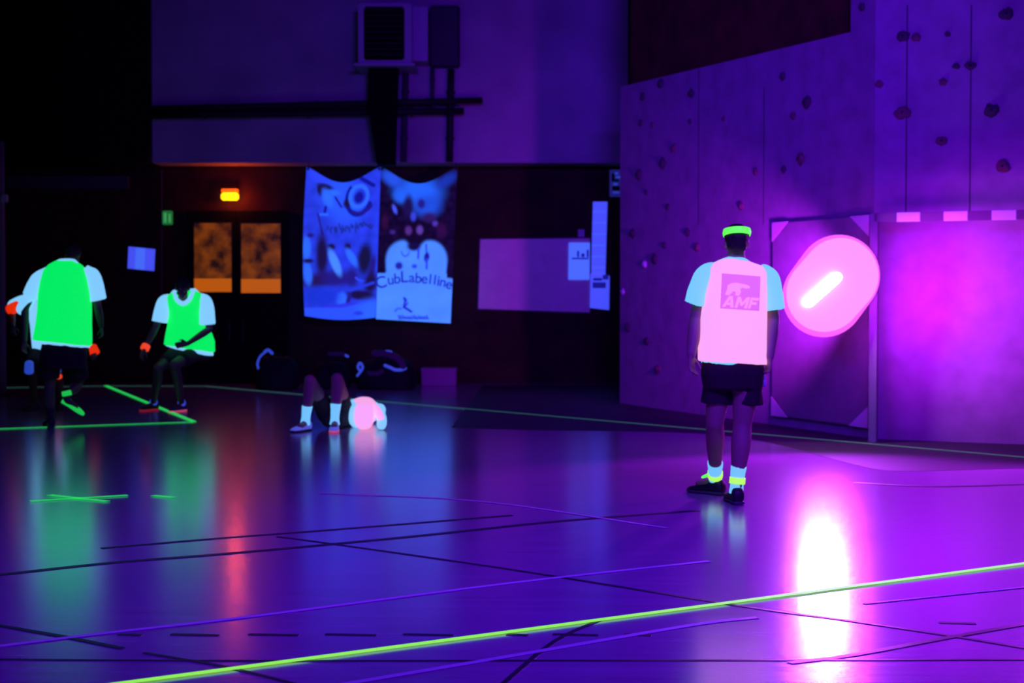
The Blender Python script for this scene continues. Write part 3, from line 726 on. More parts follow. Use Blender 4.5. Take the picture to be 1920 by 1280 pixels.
bm = bmesh.new(); tube(bm, [P(1517, 566, DL-0.05), P(1569, 520, DL-0.05)], [9.5*px, 9.5*px], n=20); bm_obj('tube', bm, M['tube'], lp, True)
bm = bmesh.new()
wq, _, _ = onwall(1553, 550)
obox(bm, LC+Vector((0.06, 0.052, -0.03)), Vector((0.06, 0, 0)), wq-LC-Vector((0, 0.05, 0)), Vector((0, 0, 0.06))); bm_obj('bracket', bm, M['darkmetal'], lp)
UVC = (0.50, 0.022, 1.0)
light('added_wall_wash_right', 'SPOT', P(1650, 540, DL-0.75), UVC, 400, 0.45, aim=onwall(1800, 560)[0], spot=96).data.spot_blend = 1.0  # spot added in front of the wall to widen the lamp's halo
light('added_wall_wash_left', 'SPOT', P(1520, 540, DL+0.12), UVC, 800, 0.12, aim=onwall(1478, 550)[0], spot=76).data.spot_blend = 1.0  # spot added to brighten the wall left of the lamp
light('added_mat_fill', 'POINT', P(1545, 545, DL+0.30), UVC, 16, 0.10)  # point light added behind the lamp to brighten the mat
light('ultraviolet_lamp_throw', 'SPOT', P(1556, 540, DL-0.10), UVC, 900, 0.12, aim=(2.0, 9.5, 0), spot=98)
# its neighbour just past the right edge of the frame
q2, n2, _ = onwall(2060, 500, 0.55)
lq = empty('ultraviolet_lamp', q2, 'second pink lamp just past the right edge of the frame', 'lamp')
bm = bmesh.new(); slab(bm, stadium(q2+Vector((-0.1, 0, -0.1)), q2+Vector((0.1, 0, 0.1)), 0.25), Vector((0, 0.03, 0))); bm_obj('diffuser', bm, M['diff'], lq)
bm = bmesh.new(); tube(bm, [q2+Vector((-0.12, -0.05, -0.12)), q2+Vector((0.12, -0.05, 0.12))], [0.03, 0.03], n=16); bm_obj('tube', bm, M['diff'], lq, True)
bm = bmesh.new(); obox(bm, q2+Vector((0, 0.03, -0.03)), Vector((0.06, 0, 0)), -n2*0.56, Vector((0, 0, 0.06))); bm_obj('bracket', bm, M['darkmetal'], lq)
light('added_wall_wash_left', 'SPOT', q2+n2*0.15, UVC, 280, 0.25, aim=onwall(1840, 540)[0], spot=58).data.spot_blend = 1.0  # added spot brightening the wall towards the first lamp
light('ultraviolet_lamp_throw', 'SPOT', q2+n2*0.1, UVC, 500, 0.12, aim=(3.0, 8.5, 0), spot=98)

HOLDS = [  # px, py, radius px, material, label
 (1206, 181, 8, 'hold', 'dark rounded climbing hold highest at the left edge of the climbing wall'),
 (1240, 156, 10, 'hold', 'wide dark climbing hold tucked under the sloping top edge at left'),
 (1297, 175, 10, 'hold', 'slanting dark climbing hold right of the highest left one'),
 (1202, 231, 7, 'hold', 'small bluish climbing hold left of a dull red one'),
 (1224, 234, 6, 'hold_red', 'small dull red climbing hold near the left edge of the climbing wall'),
 (1294, 228, 6, 'hold', 'small dark climbing hold below the slanting one'),
 (1357, 222, 6, 'hold_red', 'small reddish climbing hold left of the first vertical joint'),
 (1264, 278, 9, 'hold_red', 'dull reddish climbing hold above the wide dark one'),
 (1244, 306, 11, 'hold', 'wide dark climbing hold right and above the round one by the framed sign'),
 (1199, 327, 11, 'hold', 'large round black climbing hold right beside the framed sign'),
 (1212, 360, 6, 'hold', 'small dark climbing hold below the large round one'),
 (1253, 388, 7, 'hold', 'dark climbing hold midway down above the pale hold'),
 (1390, 386, 9, 'hold_red', 'dull climbing hold just above the headband of the adult'),
 (1417, 322, 8, 'hold_red', 'dull climbing hold above the adult near the vertical joint'),
 (1468, 143, 9, 'hold', 'dark climbing hold high under the middle of the sloping edge'),
 (1514, 191, 13, 'hold', 'large round dark climbing hold in the upper middle of the wall'),
 (1488, 217, 9, 'hold_red', 'flat reddish climbing hold below left of the large round one'),
 (1502, 297, 12, 'hold_red', 'broad dim climbing hold above the padded mat'),
 (1470, 318, 8, 'hold', 'dim climbing hold left of the broad one above the mat'),
 (1617, 13, 9, 'hold', 'dark climbing hold at the top beside the dark red wall'),
 (1694, 68, 12, 'hold', 'large dark climbing hold, left of an adjoining pair'),
 (1718, 70, 9, 'hold_red', 'dull red climbing hold, right of an adjoining pair'),
 (1777, 64, 6, 'hold', 'small dark climbing hold right of the adjoining pair'),
 (1888, 26, 13, 'hold', 'large dark climbing hold near the top right corner'),
 (1793, 124, 7, 'hold', 'small dark climbing hold, left of a close pair in the upper right'),
 (1820, 123, 10, 'hold', 'dark climbing hold, right of a close pair in the upper right'),
 (1768, 154, 8, 'hold_red', 'dull climbing hold below the close pair'),
 (1648, 158, 8, 'hold_red', 'dull climbing hold above left of the large reddish one'),
 (1693, 211, 15, 'hold_red', 'largest reddish round climbing hold above the striped crossbar'),
 (1860, 207, 14, 'hold', 'large dark round climbing hold at far right above the crossbar'),
 (1766, 264, 10, 'hold_red', 'dim climbing hold between the two large round ones and the crossbar'),
 (1880, 312, 13, 'hold_red', 'broad dim climbing hold close above the right end of the crossbar'),
 (1187, 438, 10, 'hold', 'dark climbing hold above left of the pale hold'),
 (1246, 460, 7, 'hold', 'dark climbing hold above right of the pale hold'),
 (1228, 485, 10, 'hold', 'round dark climbing hold touching the pale hold on its right'),
 (1209, 496, 8, 'hold_pale', 'pale violet climbing hold left of the adult with the headband'),
 (1168, 547, 7, 'hold_pale', 'dim pale climbing hold at the left edge beside the flyer'),
 (1178, 614, 9, 'hold', 'dark climbing hold low at the left edge below the flyer'),
 (1213, 640, 9, 'hold', 'dark climbing hold low between the flyer and the adult'),
 (1234, 692, 10, 'hold_red', 'lowest dull climbing hold left of the hand of the adult'),
 (1290, 436, 9, 'hold', 'dark climbing hold left of the adult head'),
 (1308, 464, 9, 'hold_red', 'dull climbing hold just above the left shoulder of the adult'),
]
for i, (x, y, r, mm, lb) in enumerate(HOLDS):
    q, n_, u = onwall(x, y, 0.0)
    rr = r*q.y/F*0.9
    # the wall turns away from the camera, so the hold's width follows the wall plane
    bm = bmesh.new(); bmesh.ops.create_icosphere(bm, subdivisions=3, radius=1.0)
    up = Vector((0, 0, 1)); rn = random.Random(i)
    ph = Vector((i*3.1, i*1.7, 0))
    for v in bm.verts:
        c = v.co.copy(); k_ = 1 + 0.35*noise.noise(c*1.3+ph)
        w_ = c*k_
        v.co = u*(w_.x*rr*1.15) + up*(w_.y*rr*(0.8+0.3*rn.random())) + n_*(max(w_.z, -0.02)*rr*0.65)
    o = tag(bm_obj('climbing_hold', bm, M[mm], None, True, recentre=False), lb, 'climbing hold', 'holds bolted on the climbing wall')
    o.location = q
    if r >= 10:
        bm = bmesh.new(); tube(bm, [n_*rr*0.35, n_*rr*0.72], [0.012, 0.012], n=8)
        me = bpy.data.meshes.new('bolt'); bm.to_mesh(me); bm.free(); bo = link('bolt', me, M['darkmetal']); bo.parent = o

# ------------------------------------------------------------------ bags along the back wall
def soft_bag(label, c, w, h, dp, trims, topcol='bag_top', lean=0.0):
    root = empty('sports_bag', (c.x, c.y, 0), label, 'bag')
    bm = bmesh.new(); secs = []
    for i in range(11):
        t = i/10; k_ = math.sin(math.pi*min(1, max(0.0, t))*0.88+0.25)**0.5
        zz = 0.006 + h*t
        wd = w/2*(1.02 - 0.35*t**3)*(0.86+0.14*k_); de = dp/2*(1-0.55*t**2)
        secs.append((Vector((c.x+lean*t, c.y, zz)), Vector((wd, 0, 0)), Vector((0, de, 0))))
    loft(bm, secs, 32, 2.8); fuse('body', bm, M['bag'], root, 0.015, 3, 0.03, 5, seed=w*10)
    bm = bmesh.new(); tube(bm, [Vector((c.x-w*0.25+lean, c.y-dp*0.1, h*0.9)), Vector((c.x+lean, c.y-dp*0.1, h*1.12)), Vector((c.x+w*0.25+lean, c.y-dp*0.1, h*0.9))], [0.012]*3, n=8); bm_obj('handle', bm, M['bag'], root, True)
    for pts, r, mm in trims:
        bm = bmesh.new(); tube(bm, [P(x, y, c.y - dp*0.40) for x, y in pts], [r]*len(pts), n=8); bm_obj('piping' if mm == 'trimblue' else 'panel', bm, M[mm], root, True)
    return root
soft_bag('dark kit bag with faint blue piping left of the lying person', Vector((P(520, 700, 22.2).x, 22.2, 0)), 0.62, 0.44, 0.4,
    [([(484, 690), (483, 680), (488, 668), (497, 660)], 0.016, 'trimblue'), ([(497, 659), (503, 656), (510, 662)], 0.022, 'trimblue')])
soft_bag('dark kit bag with purple top behind the raised knees', Vector((P(622, 700, 22.4).x, 22.4, 0)), 0.55, 0.36, 0.4,
    [([(617, 664), (632, 664), (644, 665)], 0.03, 'bag_top'), ([(646, 665), (652, 668)], 0.018, 'trimblue')])
soft_bag('black bag with bright blue curved piping below the banners', Vector((P(725, 700, 22.3).x, 22.3, 0)), 0.85, 0.40, 0.5,
    [([(702, 663), (728, 664), (745, 672), (756, 686)], 0.05, 'bag_top'), ([(725, 660), (732, 661)], 0.03, 'trimblue'), ([(722, 685), (732, 689), (741, 693), (752, 693), (760, 690)], 0.022, 'trimblue'),
     ([(692, 700), (705, 701), (716, 697)], 0.035, 'bag_top'), ([(670, 704), (677, 695), (680, 688), (675, 680), (671, 688), (675, 695)], 0.018, 'trimblue')])
pcx = P(821, 720, 23.2)
bx = empty('storage_crate', (pcx.x, 23.2, 0), 'dim purple box standing by the wall right of the bags', 'box')
a = P(790, 691, 23.0); c = P(855, 691, 23.0)
bm = bmesh.new(); box(bm, (a.x, 23.0, 0.002), (c.x, 23.4, a.z), 0.012); bm_obj('body', bm, M['purple_box'], bx)
bm = bmesh.new(); box(bm, (a.x-0.01, 22.99, a.z-0.03), (c.x+0.01, 23.41, a.z+0.005), 0.008); bm_obj('lid', bm, M['purple_box'], bx)

# ------------------------------------------------------------------ people
def hand(bm, wr, kn_dir, thumb, palm, s=1.0, curl=0.5, hold=0.0):
    """palm, four jointed fingers of different length and a thumb that leaves the palm's side"""
    f = Vector(kn_dir).normalized(); th = Vector(thumb); th = (th - f*th.dot(f)).normalized(); pn = f.cross(th)
    if pn.dot(Vector(palm)) < 0: pn = -pn
    kn = wr + f*0.088*s
    tube(bm, [wr - f*0.012*s, wr + f*0.03*s, wr + f*0.065*s, kn], [(0.026*s, 0.018*s), (0.034*s, 0.016*s), (0.040*s, 0.015*s), (0.038*s, 0.012*s)], side=th)
    for i, (off, ln) in enumerate(((0.030, 0.072), (0.011, 0.082), (-0.010, 0.076), (-0.029, 0.060))):
        b = kn + th*off*s - f*0.012*s; d = (f + th*off*2.2).normalized(); pts = [b]; a = 0.0; L = ln*s
        for seg, c in ((0.46, 0.35), (0.30, 0.9), (0.24, 0.7)):
            a += curl*c*(1 + 0.12*i); pts.append(pts[-1] + (d*math.cos(a) + pn*math.sin(a))*L*seg)
        tube(bm, pts, [0.0095*s, 0.009*s, 0.0085*s, 0.007*s], n=10, res=3)
    b = wr + f*0.028*s + th*0.026*s
    p1 = b + (f*0.6 + th*0.75 + pn*0.25).normalized()*0.036*s
    p2 = p1 + (f*0.9 + th*0.25 + pn*(0.3+curl*0.3)).normalized()*0.032*s
    p3 = p2 + (f*0.95 - th*0.05 + pn*(0.4+curl*0.4)).normalized()*0.024*s
    tube(bm, [b, p1, p2, p3], [0.013*s, 0.011*s, 0.0095*s, 0.008*s], n=10, res=3)
def head(bm, c, f, up, s=1.0):
    f = Vector(f).normalized(); up = Vector(up).normalized(); r = f.cross(up).normalized(); up = r.cross(f)
    R = Matrix((r, f, up)).transposed()
    def at(x, y, z): return c + (r*x + f*y + up*z)*s
    ell(bm, at(0, -0.012, 0.025), 0.074*s, 0.092*s, 0.088*s, R)
    ell(bm, at(0, 0.022, -0.035), 0.058*s, 0.066*s, 0.075*s, R)        # face and jaw
    ell(bm, at(0, 0.058, -0.092), 0.026*s, 0.024*s, 0.020*s, R)        # chin
    tube(bm, [at(0, 0.084, 0.010), at(0, 0.104, -0.024), at(0, 0.088, -0.036)], [0.009*s, 0.014*s, 0.012*s])
    tube(bm, [at(-0.036, 0.074, 0.022), at(0, 0.088, 0.024), at(0.036, 0.074, 0.022)], [0.010*s]*3)  # brow
    tube(bm, [at(-0.022, 0.082, -0.058), at(0, 0.091, -0.056), at(0.022, 0.082, -0.058)], [0.007*s]*3)
    tube(bm, [at(-0.018, 0.080, -0.068), at(0, 0.088, -0.069), at(0.018, 0.080, -0.068)], [0.008*s]*3)
    for q in (-1, 1):
        ell(bm, at(q*0.046, 0.058, -0.028), 0.020*s, 0.018*s, 0.018*s, R)
        ell(bm, at(q*0.076, -0.006, -0.008), 0.010*s, 0.020*s, 0.032*s, R)   # ears
    return at, R
def face(at, R, s, root):
    for q in (-1, 1):
        bm = bmesh.new(); ell(bm, at(q*0.031, 0.072, 0.002), 0.013*s, 0.013*s, 0.010*s, R, 12); e_ = bm_obj('eye', bm, M['eye'], root, True)
        bm = bmesh.new(); ell(bm, at(q*0.031, 0.0835, 0.002), 0.0055*s, 0.003*s, 0.0055*s, R, 10); bm_obj('iris', bm, M['iris'], e_, True)
def hair(at, R, s, root):
    bm = bmesh.new(); ell(bm, at(0, -0.020, 0.034), 0.080*s, 0.096*s, 0.091*s, R); ell(bm, at(0, -0.045, -0.015), 0.066*s, 0.058*s, 0.062*s, R)
    fuse('hair', bm, M['hair'], root, 0.009, 2, 0.006, 40)
def shoe(root, heelfloor, toe, up, L, m, msole, wide=1.0):
    toe = Vector(toe).normalized(); up = Vector(up); up = (up - toe*up.dot(toe)).normalized(); sd = toe.cross(up)
    def q(t, x, z): return heelfloor + toe*(t*L - 0.24*L) + sd*x*L*wide + up*z*L
    secs = []
    for t, w, zb_, zt_ in ((0.0, .09, .05, .22), (0.04, .125, .03, .33), (0.14, .135, .03, .37), (0.28, .13, .03, .36), (0.42, .135, .03, .27), (0.6, .16, .03, .21), (0.78, .17, .03, .17), (0.92, .14, .03, .13), (1.0, .08, .045, .09)):
        c = q(t, 0, (zb_+zt_)/2); secs.append((c, sd*w*L*wide, up*(zt_-zb_)/2*L))
    bm = bmesh.new(); loft(bm, secs, 24, 2.4); so_ = bm_obj('shoe', bm, M[m], root, True)
    secs = []
    for t, w in ((-0.01, .08), (0.03, .13), (0.15, .145), (0.35, .12), (0.6, .165), (0.8, .18), (0.93, .15), (1.01, .08)):
        secs.append((q(t, 0, 0.035), sd*w*L*wide, up*0.034*L))
    bm = bmesh.new(); loft(bm, secs, 24, 3.5); bm_obj('sole', bm, M[msole], so_, True)
    bm = bmesh.new()
    for k_ in range(4): tube(bm, [q(0.40+k_*0.08, -0.05, 0.30-k_*0.035), q(0.42+k_*0.08, 0, 0.315-k_*0.035), q(0.40+k_*0.08, 0.05, 0.30-k_*0.035)], [0.004]*3, n=6)
    tube(bm, [q(0.40, -0.05, 0.30), q(0.64, 0.05, 0.20)], [0.004]*2, n=6); tube(bm, [q(0.40, 0.05, 0.30), q(0.64, -0.05, 0.20)], [0.004]*2, n=6)
    bm_obj('laces', bm, M['sole'], so_, True)
    return so_
def limb_arm(bm, sh, el, wr, s, thick=1.0):
    m1 = sh.lerp(el, .45); m2 = el.lerp(wr, .35)
    tube(bm, [sh, m1, el], [0.056*s*thick, 0.048*s*thick, 0.040*s*thick]); tube(bm, [el, m2, wr], [0.040*s*thick, 0.041*s*thick, (0.028*s*thick, 0.024*s*thick)])
def limb_leg(bm, hip, kn, an, s, back, thick=1.0):
    m1 = hip.lerp(kn, .4); m2 = kn.lerp(an, .32) + Vector(back)*0.018*s; m3 = kn.lerp(an, .7)
    tube(bm, [hip, m1, kn], [0.088*s*thick, 0.078*s*thick, 0.056*s*thick]); tube(bm, [kn, m2, m3, an], [0.054*s*thick, 0.058*s*thick, 0.042*s*thick, 0.036*s*thick])
def foot(bm, an, toe, s):
    toe = Vector(toe).normalized(); tube(bm, [an, an + toe*0.03*s - Vector((0, 0, 0.03*s)), an + toe*0.13*s - Vector((0, 0, 0.045*s))], [0.034*s, (0.034*s, 0.03*s), (0.038*s, 0.018*s)])
def rows(bm, rws, d, halfd, lean=0.0, y0=None, shrink=0.0, p=2.6, n=40):
    """cloth shell from photo-measured rows: (py_left, py_right, x0, x1, depth_factor[, dy])"""
    secs = []
    for r in rws:
        yl, yr, x0, x1, k_ = r[:5]; dy = r[5] if len(r) > 5 else 0.0
        a, c = P(x0, yl, d+dy), P(x1, yr, d+dy); hv = (c-a)/2
        hv = hv*(1 - shrink/hv.length) if hv.length > shrink*1.5 else hv
        secs.append(((a+c)/2, hv, Vector((0, halfd*k_ - shrink, 0))))
    loft(bm, secs, n, p)

# ---- the adult walking away on the right
DP = 9.95
root = empty('person', G(1366, 942), 'adult seen from behind in pink bib, dark shorts and green headband', 'person')
hd = P(1381, 455, DP-0.0); nb = P(1382, 491, DP+0.02)
shl, shr = P(1326, 515, DP), P(1437, 517, DP)
ell_, elr = P(1306, 598, DP+0.02), P(1449, 600, DP+0.05)
wrl, wrr = P(1296, 664, DP-0.08), P(1443, 668, DP-0.05)
hpl, hpr = P(1352, 690, DP+0.02), P(1402, 690, DP)
anl = G(1341, 927) + Vector((0, 0, 0.10)); anr = G(1381, 944) + Vector((0, 0.0, 0.09))
knl = P(1340, 792, DP+0.02); knr = P(1392, 795, DP-0.02)
bm = bmesh.new()
at, R = head(bm, hd, (0.0, 1, -0.05), (0, 0.03, 1), 0.93)
tube(bm, [P(1382, 500, DP+0.02), P(1381, 484, DP+0.015), P(1381, 468, DP+0.01)], [0.062, 0.056, 0.054])
rows(bm, [(694, 694, 1334, 1420, .8), (660, 660, 1330, 1424, .8), (620, 620, 1334, 1420, .8), (570, 570, 1330, 1428, .9), (530, 530, 1326, 1434, .85), (508, 508, 1338, 1424, .65), (496, 496, 1362, 1402, .45)], DP, 0.11)
limb_arm(bm, shl, ell_, wrl, 1.0, 1.1); limb_arm(bm, shr, elr, wrr, 1.0, 1.1)
hand(bm, wrl, (0.02, 0.02, -1), (0.55, 0.8, 0), (1, -0.4, 0), 0.95, 0.55)
hand(bm, wrr, (-0.08, 0.02, -1), (-0.3, 0.95, 0), (-1, 0, 0), 0.95, 0.9)
limb_leg(bm, hpl, knl, anl, 1.0, (0, -1, 0), 1.02); limb_leg(bm, hpr, knr, anr, 1.0, (0, -1, 0), 1.08)
foot(bm, anl, (-0.75, 0.65, 0), 1.0); foot(bm, anr, (-0.1, 1, 0), 1.0)
fuse('body', bm, M['skin'], root, 0.0075, 3)
hair(at, R, 0.95, root); face(at, R, 0.93, root)
# headband with a fold
hb = []
for i in range(28):
    a = i*2*math.pi/28; hb.append(at(0.087*math.cos(a), -0.018+0.106*math.sin(a), 0.066 - 0.012*math.sin(a)))
bm = bmesh.new(); rg = []
for i, p_ in enumerate(hb):
    c0 = at(0, -0.018, 0.066); o_ = (p_-c0).normalized(); h_ = 0.020
    rg.append([p_ + o_*0.003 + Vector((0, 0, h_)), p_ + o_*0.007, p_ + o_*0.003 - Vector((0, 0, h_)), p_ - o_*0.004 - Vector((0, 0, h_)), p_ - o_*0.004 + Vector((0, 0, h_))])
vr = [[bm.verts.new(v) for v in r] for r in rg]
for i in range(28):
    a, b_ = vr[i], vr[(i+1) % 28]
    for k_ in range(5): bm.faces.new((a[k_], a[(k_+1) % 5], b_[(k_+1) % 5], b_[k_]))
bm_obj('headband', bm, M['neon'], root, True)
# tee, bib, shorts
V1 = [(676, 684, 1308, 1438, 1.0), (640, 646, 1309, 1437, 1.0), (600, 604, 1312, 1437, .98), (560, 562, 1317, 1438, .98), (530, 532, 1321, 1439, .93), (512, 516, 1324, 1440, .88), (502, 508, 1325, 1438, .75), (494, 500, 1332, 1431, .62), (488, 493, 1345, 1416, .52), (484, 487, 1360, 1402, .45)]
bm = bmesh.new()
rows(bm, [(680, 685, 1312, 1434, .98)] + V1[1:-1] + [(481, 483, 1361, 1401, .47)], DP, 0.145, shrink=0.012)
tube(bm, [P(1344, 506, DP), P(1326, 520, DP), P(1312, 548, DP), P(1307, 570, DP+0.01)], [0.060, 0.080, 0.078, 0.084], cap=False); tube(bm, [P(1420, 508, DP), P(1437, 523, DP), P(1447, 552, DP), P(1450, 580, DP+0.01)], [0.060, 0.080, 0.070, 0.074], cap=False)
fuse('t_shirt', bm, M['tee_near'], root, 0.009, 3, 0.008, 9, seed=2)
bm = bmesh.new(); rows(bm, V1, DP, 0.15, n=64)
vest = fuse('bib', bm, M['pink'], root, 0.009, 2, 0.006, 8, seed=5)
bm = bmesh.new()
rows(bm, [(728, 728, 1318, 1430, .9), (700, 700, 1314, 1433, 1.0), (676, 680, 1318, 1430, .95), (664, 664, 1322, 1427, .9)], DP, 0.135)
tube(bm, [P(1345, 700, DP+.02), P(1343, 730, DP+.02), P(1341, 757, DP+.02)], [0.09, 0.090, 0.094], cap=False); tube(bm, [P(1402, 700, DP), P(1402, 730, DP), P(1402, 759, DP)], [0.092, 0.096, 0.102], cap=False)
fuse('shorts', bm, M['shorts'], root, 0.009, 3, 0.010, 9, seed=9)
for an, kn, yt, band, tk in ((anl, knl, 0.175, 'neon_yellow', 1.0), (anr, knr, 0.15, 'neon_yellow', 1.0)):
    ax = (kn-an).normalized()
    bm = bmesh.new(); tube(bm, [an - ax*0.03, an + ax*0.03, an + ax*yt*0.7, an + ax*yt], [0.045, 0.042, 0.047, 0.050], cap=False)
    fo = fuse('sock', bm, M['sock'], root, 0.007, 1, 0.004, 20)
    bm = bmesh.new(); tube(bm, [an + ax*0.035, an + ax*0.075], [0.050, 0.050], cap=False); bm_obj('ankle_band', bm, M[band], fo, True)
    if an is anl:
        bm = bmesh.new(); c = an + ax*0.045 + Vector((-0.055, -0.02, 0)); tube(bm, [c, c+Vector((-0.03, 0, -0.012))], [0.012, 0.008]); bm_obj('band_end', bm, M['neon'], fo, True)
shoe(root, anl*Vector((1,1,0)).length if False else Vector((anl.x, anl.y, 0.002)), (-0.70, 0.72, 0), (0, 0, 1), 0.29, 'shoe', 'sole')
shoe(root, Vector((anr.x, anr.y, 0.002)), (-0.08, 1, 0), (0, 0, 1), 0.29, 'shoe', 'sole')
# printed square on the bib's back, laid on the cloth
bv = BVHTree.FromPolygons([v.co.copy() for v in vest.data.vertices], [tuple(p.vertices) for p in vest.data.polygons])
QC = [(1350, 578), (1424, 583), (1427, 518), (1354, 512)]
def onvest(u, v, off):
    a = [QC[0][i]*(1-u)+QC[1][i]*u for i in (0, 1)]; b_ = [QC[3][i]*(1-u)+QC[2][i]*u for i in (0, 1)]
    x = a[0]*(1-v)+b_[0]*v; y = a[1]*(1-v)+b_[1]*v
    q = P(x, y, DP-0.14); h = bv.ray_cast(q + Vector((0, -0.3, 0)), Vector((0, 1, 0)))
    return Vector((q.x, (h[0].y if h[0] else q.y) - off, q.z))
def decal(name, bm, off, m, parent):
    bmesh.ops.triangulate(bm, faces=bm.faces)
    for _ in range(5):
        es = [e for e in bm.edges if e.calc_length() > 0.08]
        if not es: break
        bmesh.ops.subdivide_edges(bm, edges=es, cuts=1); bmesh.ops.triangulate(bm, faces=bm.faces)
    for v in bm.verts: v.co = onvest(v.co.x, v.co.y, off)
    return bm_obj(name, bm, m, parent)
bm = bmesh.new(); N = 18
g = [[bm.verts.new((i/N, j/N, 0)) for i in range(N+1)] for j in range(N+1)]
for j in range(N):
    for i in range(N): bm.faces.new((g[j][i], g[j][i+1], g[j+1][i+1], g[j+1][i]))
for v in bm.verts: v.co = onvest(v.co.x, v.co.y, 0.003)
bm_obj('print', bm, M['pink_print'], vest)
GLY = {'A': [[(0, 0), (.34, 1), (.5, 1), (.5, .74), (.26, 0)], [(1, 0), (.66, 1), (.5, 1), (.5, .74), (.74, 0)], [(.33, .20), (.67, .20), (.61, .40), (.39, .40)]],
  'M': [[(0, 0), (0, 1), (.24, 1), (.5, .5), (.76, 1), (1, 1), (1, 0), (.78, 0), (.78, .62), (.56, .2), (.44, .2), (.22, .62), (.22, 0)]],
  'F': [[(0, 0), (0, 1), (1, 1), (1, .78), (.27, .78), (.27, .60), (.85, .60), (.85, .38), (.27, .38), (.27, 0)]]}
for i, ch in enumerate('AMF'):
    tmp = bmesh.new()
    for pg in GLY[ch]:
        tmp.faces.new([tmp.verts.new(((.04, .36, .70)[i] + x*(.29, .31, .22)[i] + 0.07*y, 0.05 + y*.32, 0)) for x, y in pg])
    decal('letter', tmp, 0.006, M['pink_letter'], vest)
bm = bmesh.new()
pl = [(.10, .40), (.14, .52), (.16, .60), (.15, .66), (.24, .73), (.38, .76), (.52, .74), (.62, .73), (.72, .69), (.72, .63), (.62, .62), (.54, .64), (.48, .60), (.50, .50), (.46, .40), (.36, .40), (.38, .50), (.30, .52), (.26, .46), (.22, .40)]
bm.faces.new([bm.verts.new((x, y, 0)) for x, y in pl]); decal('emblem', bm, 0.006, M['pink_letter'], vest)
# whistle dangling from the right hand
wp = P(1434, 704, DP-0.09)
wh = empty('whistle', wp - Vector((0, 0, 0.05)), 'tiny pale object dangling below the right hand of the adult', 'whistle')
bm = bmesh.new(); tube(bm, [wp, wp-Vector((0, 0, 0.035))], [0.006, 0.006]); bm_obj('cord', bm, M['offwhite'], wh, True)
bm = bmesh.new(); tube(bm, [wp-Vector((0, 0, 0.035)), wp-Vector((0, 0, 0.06))], [0.011, 0.009]); bm_obj('barrel', bm, M['offwhite'], wh, True)

# ---- player on the left seen from behind, in a green bib
D2 = 15.6
root = empty('person', G(96, 803), 'player seen from behind in bright green bib on the far left', 'person')
nb = P(128, 492, D2+.05)
shl, shr = P(84, 512, D2), P(172, 512, D2)
el, er = P(47, 578, D2+.02), P(184, 578, D2+.05); wl, wr_ = P(46, 640, D2-.05), P(190, 612, D2+.35)
hl, hr = P(98, 655, D2), P(142, 655, D2+.02)
kl, al = P(93, 722, D2+.1), G(95, 801) + Vector((0, 0, .09)); kr, ar = P(147, 716, D2+.25), P(126, 742, D2-.08)
bm = bmesh.new()
at, R = head(bm, P(137, 478, D2+.20), (0.05, 1, -0.75), (0, 0.6, 1), 0.92)
tube(bm, [P(126, 500, D2+.03), P(132, 486, D2+.11)], [0.055, 0.052])
rows(bm, [(660, 660, 84, 156, .8), (620, 620, 84, 156, .8), (560, 560, 82, 166, .9), (520, 520, 84, 168, .8), (500, 500, 100, 148, .6)], D2, .11)
limb_arm(bm, shl, el, wl, .95); limb_arm(bm, shr, er, wr_, .95)
hand(bm, wl, (-0.12, 0, -1), (.6, .7, 0), (1, 0, 0), .9, .7); hand(bm, wr_, (0.1, 0.1, -1), (-.5, .8, 0), (-1, 0, 0), .9, .7)
limb_leg(bm, hl, kl, al, .95, (0, -1, 0)); limb_leg(bm, hr, kr, ar, .95, (0, -.2, -1))
foot(bm, al, (-.4, .9, 0), .95)
tube(bm, [ar, ar+Vector((.0, .0, -.04)), ar+Vector((.08, .02, -.10))], [.034, .036, .02])
fuse('body', bm, M['skin_dark'], root, 0.009, 3); hair(at, R, .94, root); face(at, R, .92, root)
V2 = [(636, 648, 62, 171, 1.0), (610, 618, 67, 171, 1.0), (580, 584, 71, 171, 1.0), (550, 552, 73, 171, .98), (525, 526, 76, 168, .92), (506, 507, 82, 163, .82), (495, 496, 92, 152, .66), (488, 489, 106, 142, .5)]
bm = bmesh.new(); rows(bm, [(641, 653, 63, 170, .99)] + V2[1:-1] + [(485, 486, 110, 143, .5)], D2, .15, shrink=.01)
tube(bm, [P(98, 508, D2), P(76, 522, D2), P(66, 536, D2), P(57, 556, D2)], [.06, .08, .082, .085], cap=False); tube(bm, [P(158, 506, D2), P(172, 516, D2), P(179, 535, D2), P(185, 562, D2+.02)], [.06, .075, .078, .085], cap=False)
tube(bm, [P(58, 552, D2+.02), P(43, 578, D2+.04)], [.062, .066])
fuse('t_shirt', bm, M['tee'], root, .010, 3, .010, 8, seed=12)
bm = bmesh.new(); rows(bm, V2, D2, .155, n=56); fuse('bib', bm, M['green'], root, .010, 2, .008, 6, seed=3)
bm = bmesh.new(); rows(bm, [(690, 690, 78, 160, .9), (665, 665, 76, 164, 1.0), (636, 640, 80, 162, .95)], D2, .135)
tube(bm, [P(98, 665, D2), P(94, 690, D2+.05), P(92, 706, D2+.08)], [.095, .10, .10], cap=False); tube(bm, [P(142, 665, D2+.02), P(146, 690, D2+.12), P(148, 706, D2+.18)], [.095, .10, .10], cap=False)
fuse('shorts', bm, M['shorts'], root, .010, 3, .010, 8, seed=14)
ax = (kl-al).normalized(); bm = bmesh.new(); tube(bm, [al-ax*.02, al+ax*.05, al+ax*.11], [.044, .043, .047], cap=False); fuse('sock', bm, M['shoe'], root, .008, 1)
shoe(root, Vector((al.x, al.y, .002)), (-.45, .9, 0), (0, 0, 1), .28, 'shoe', 'sole_pink' if False else 'sole')
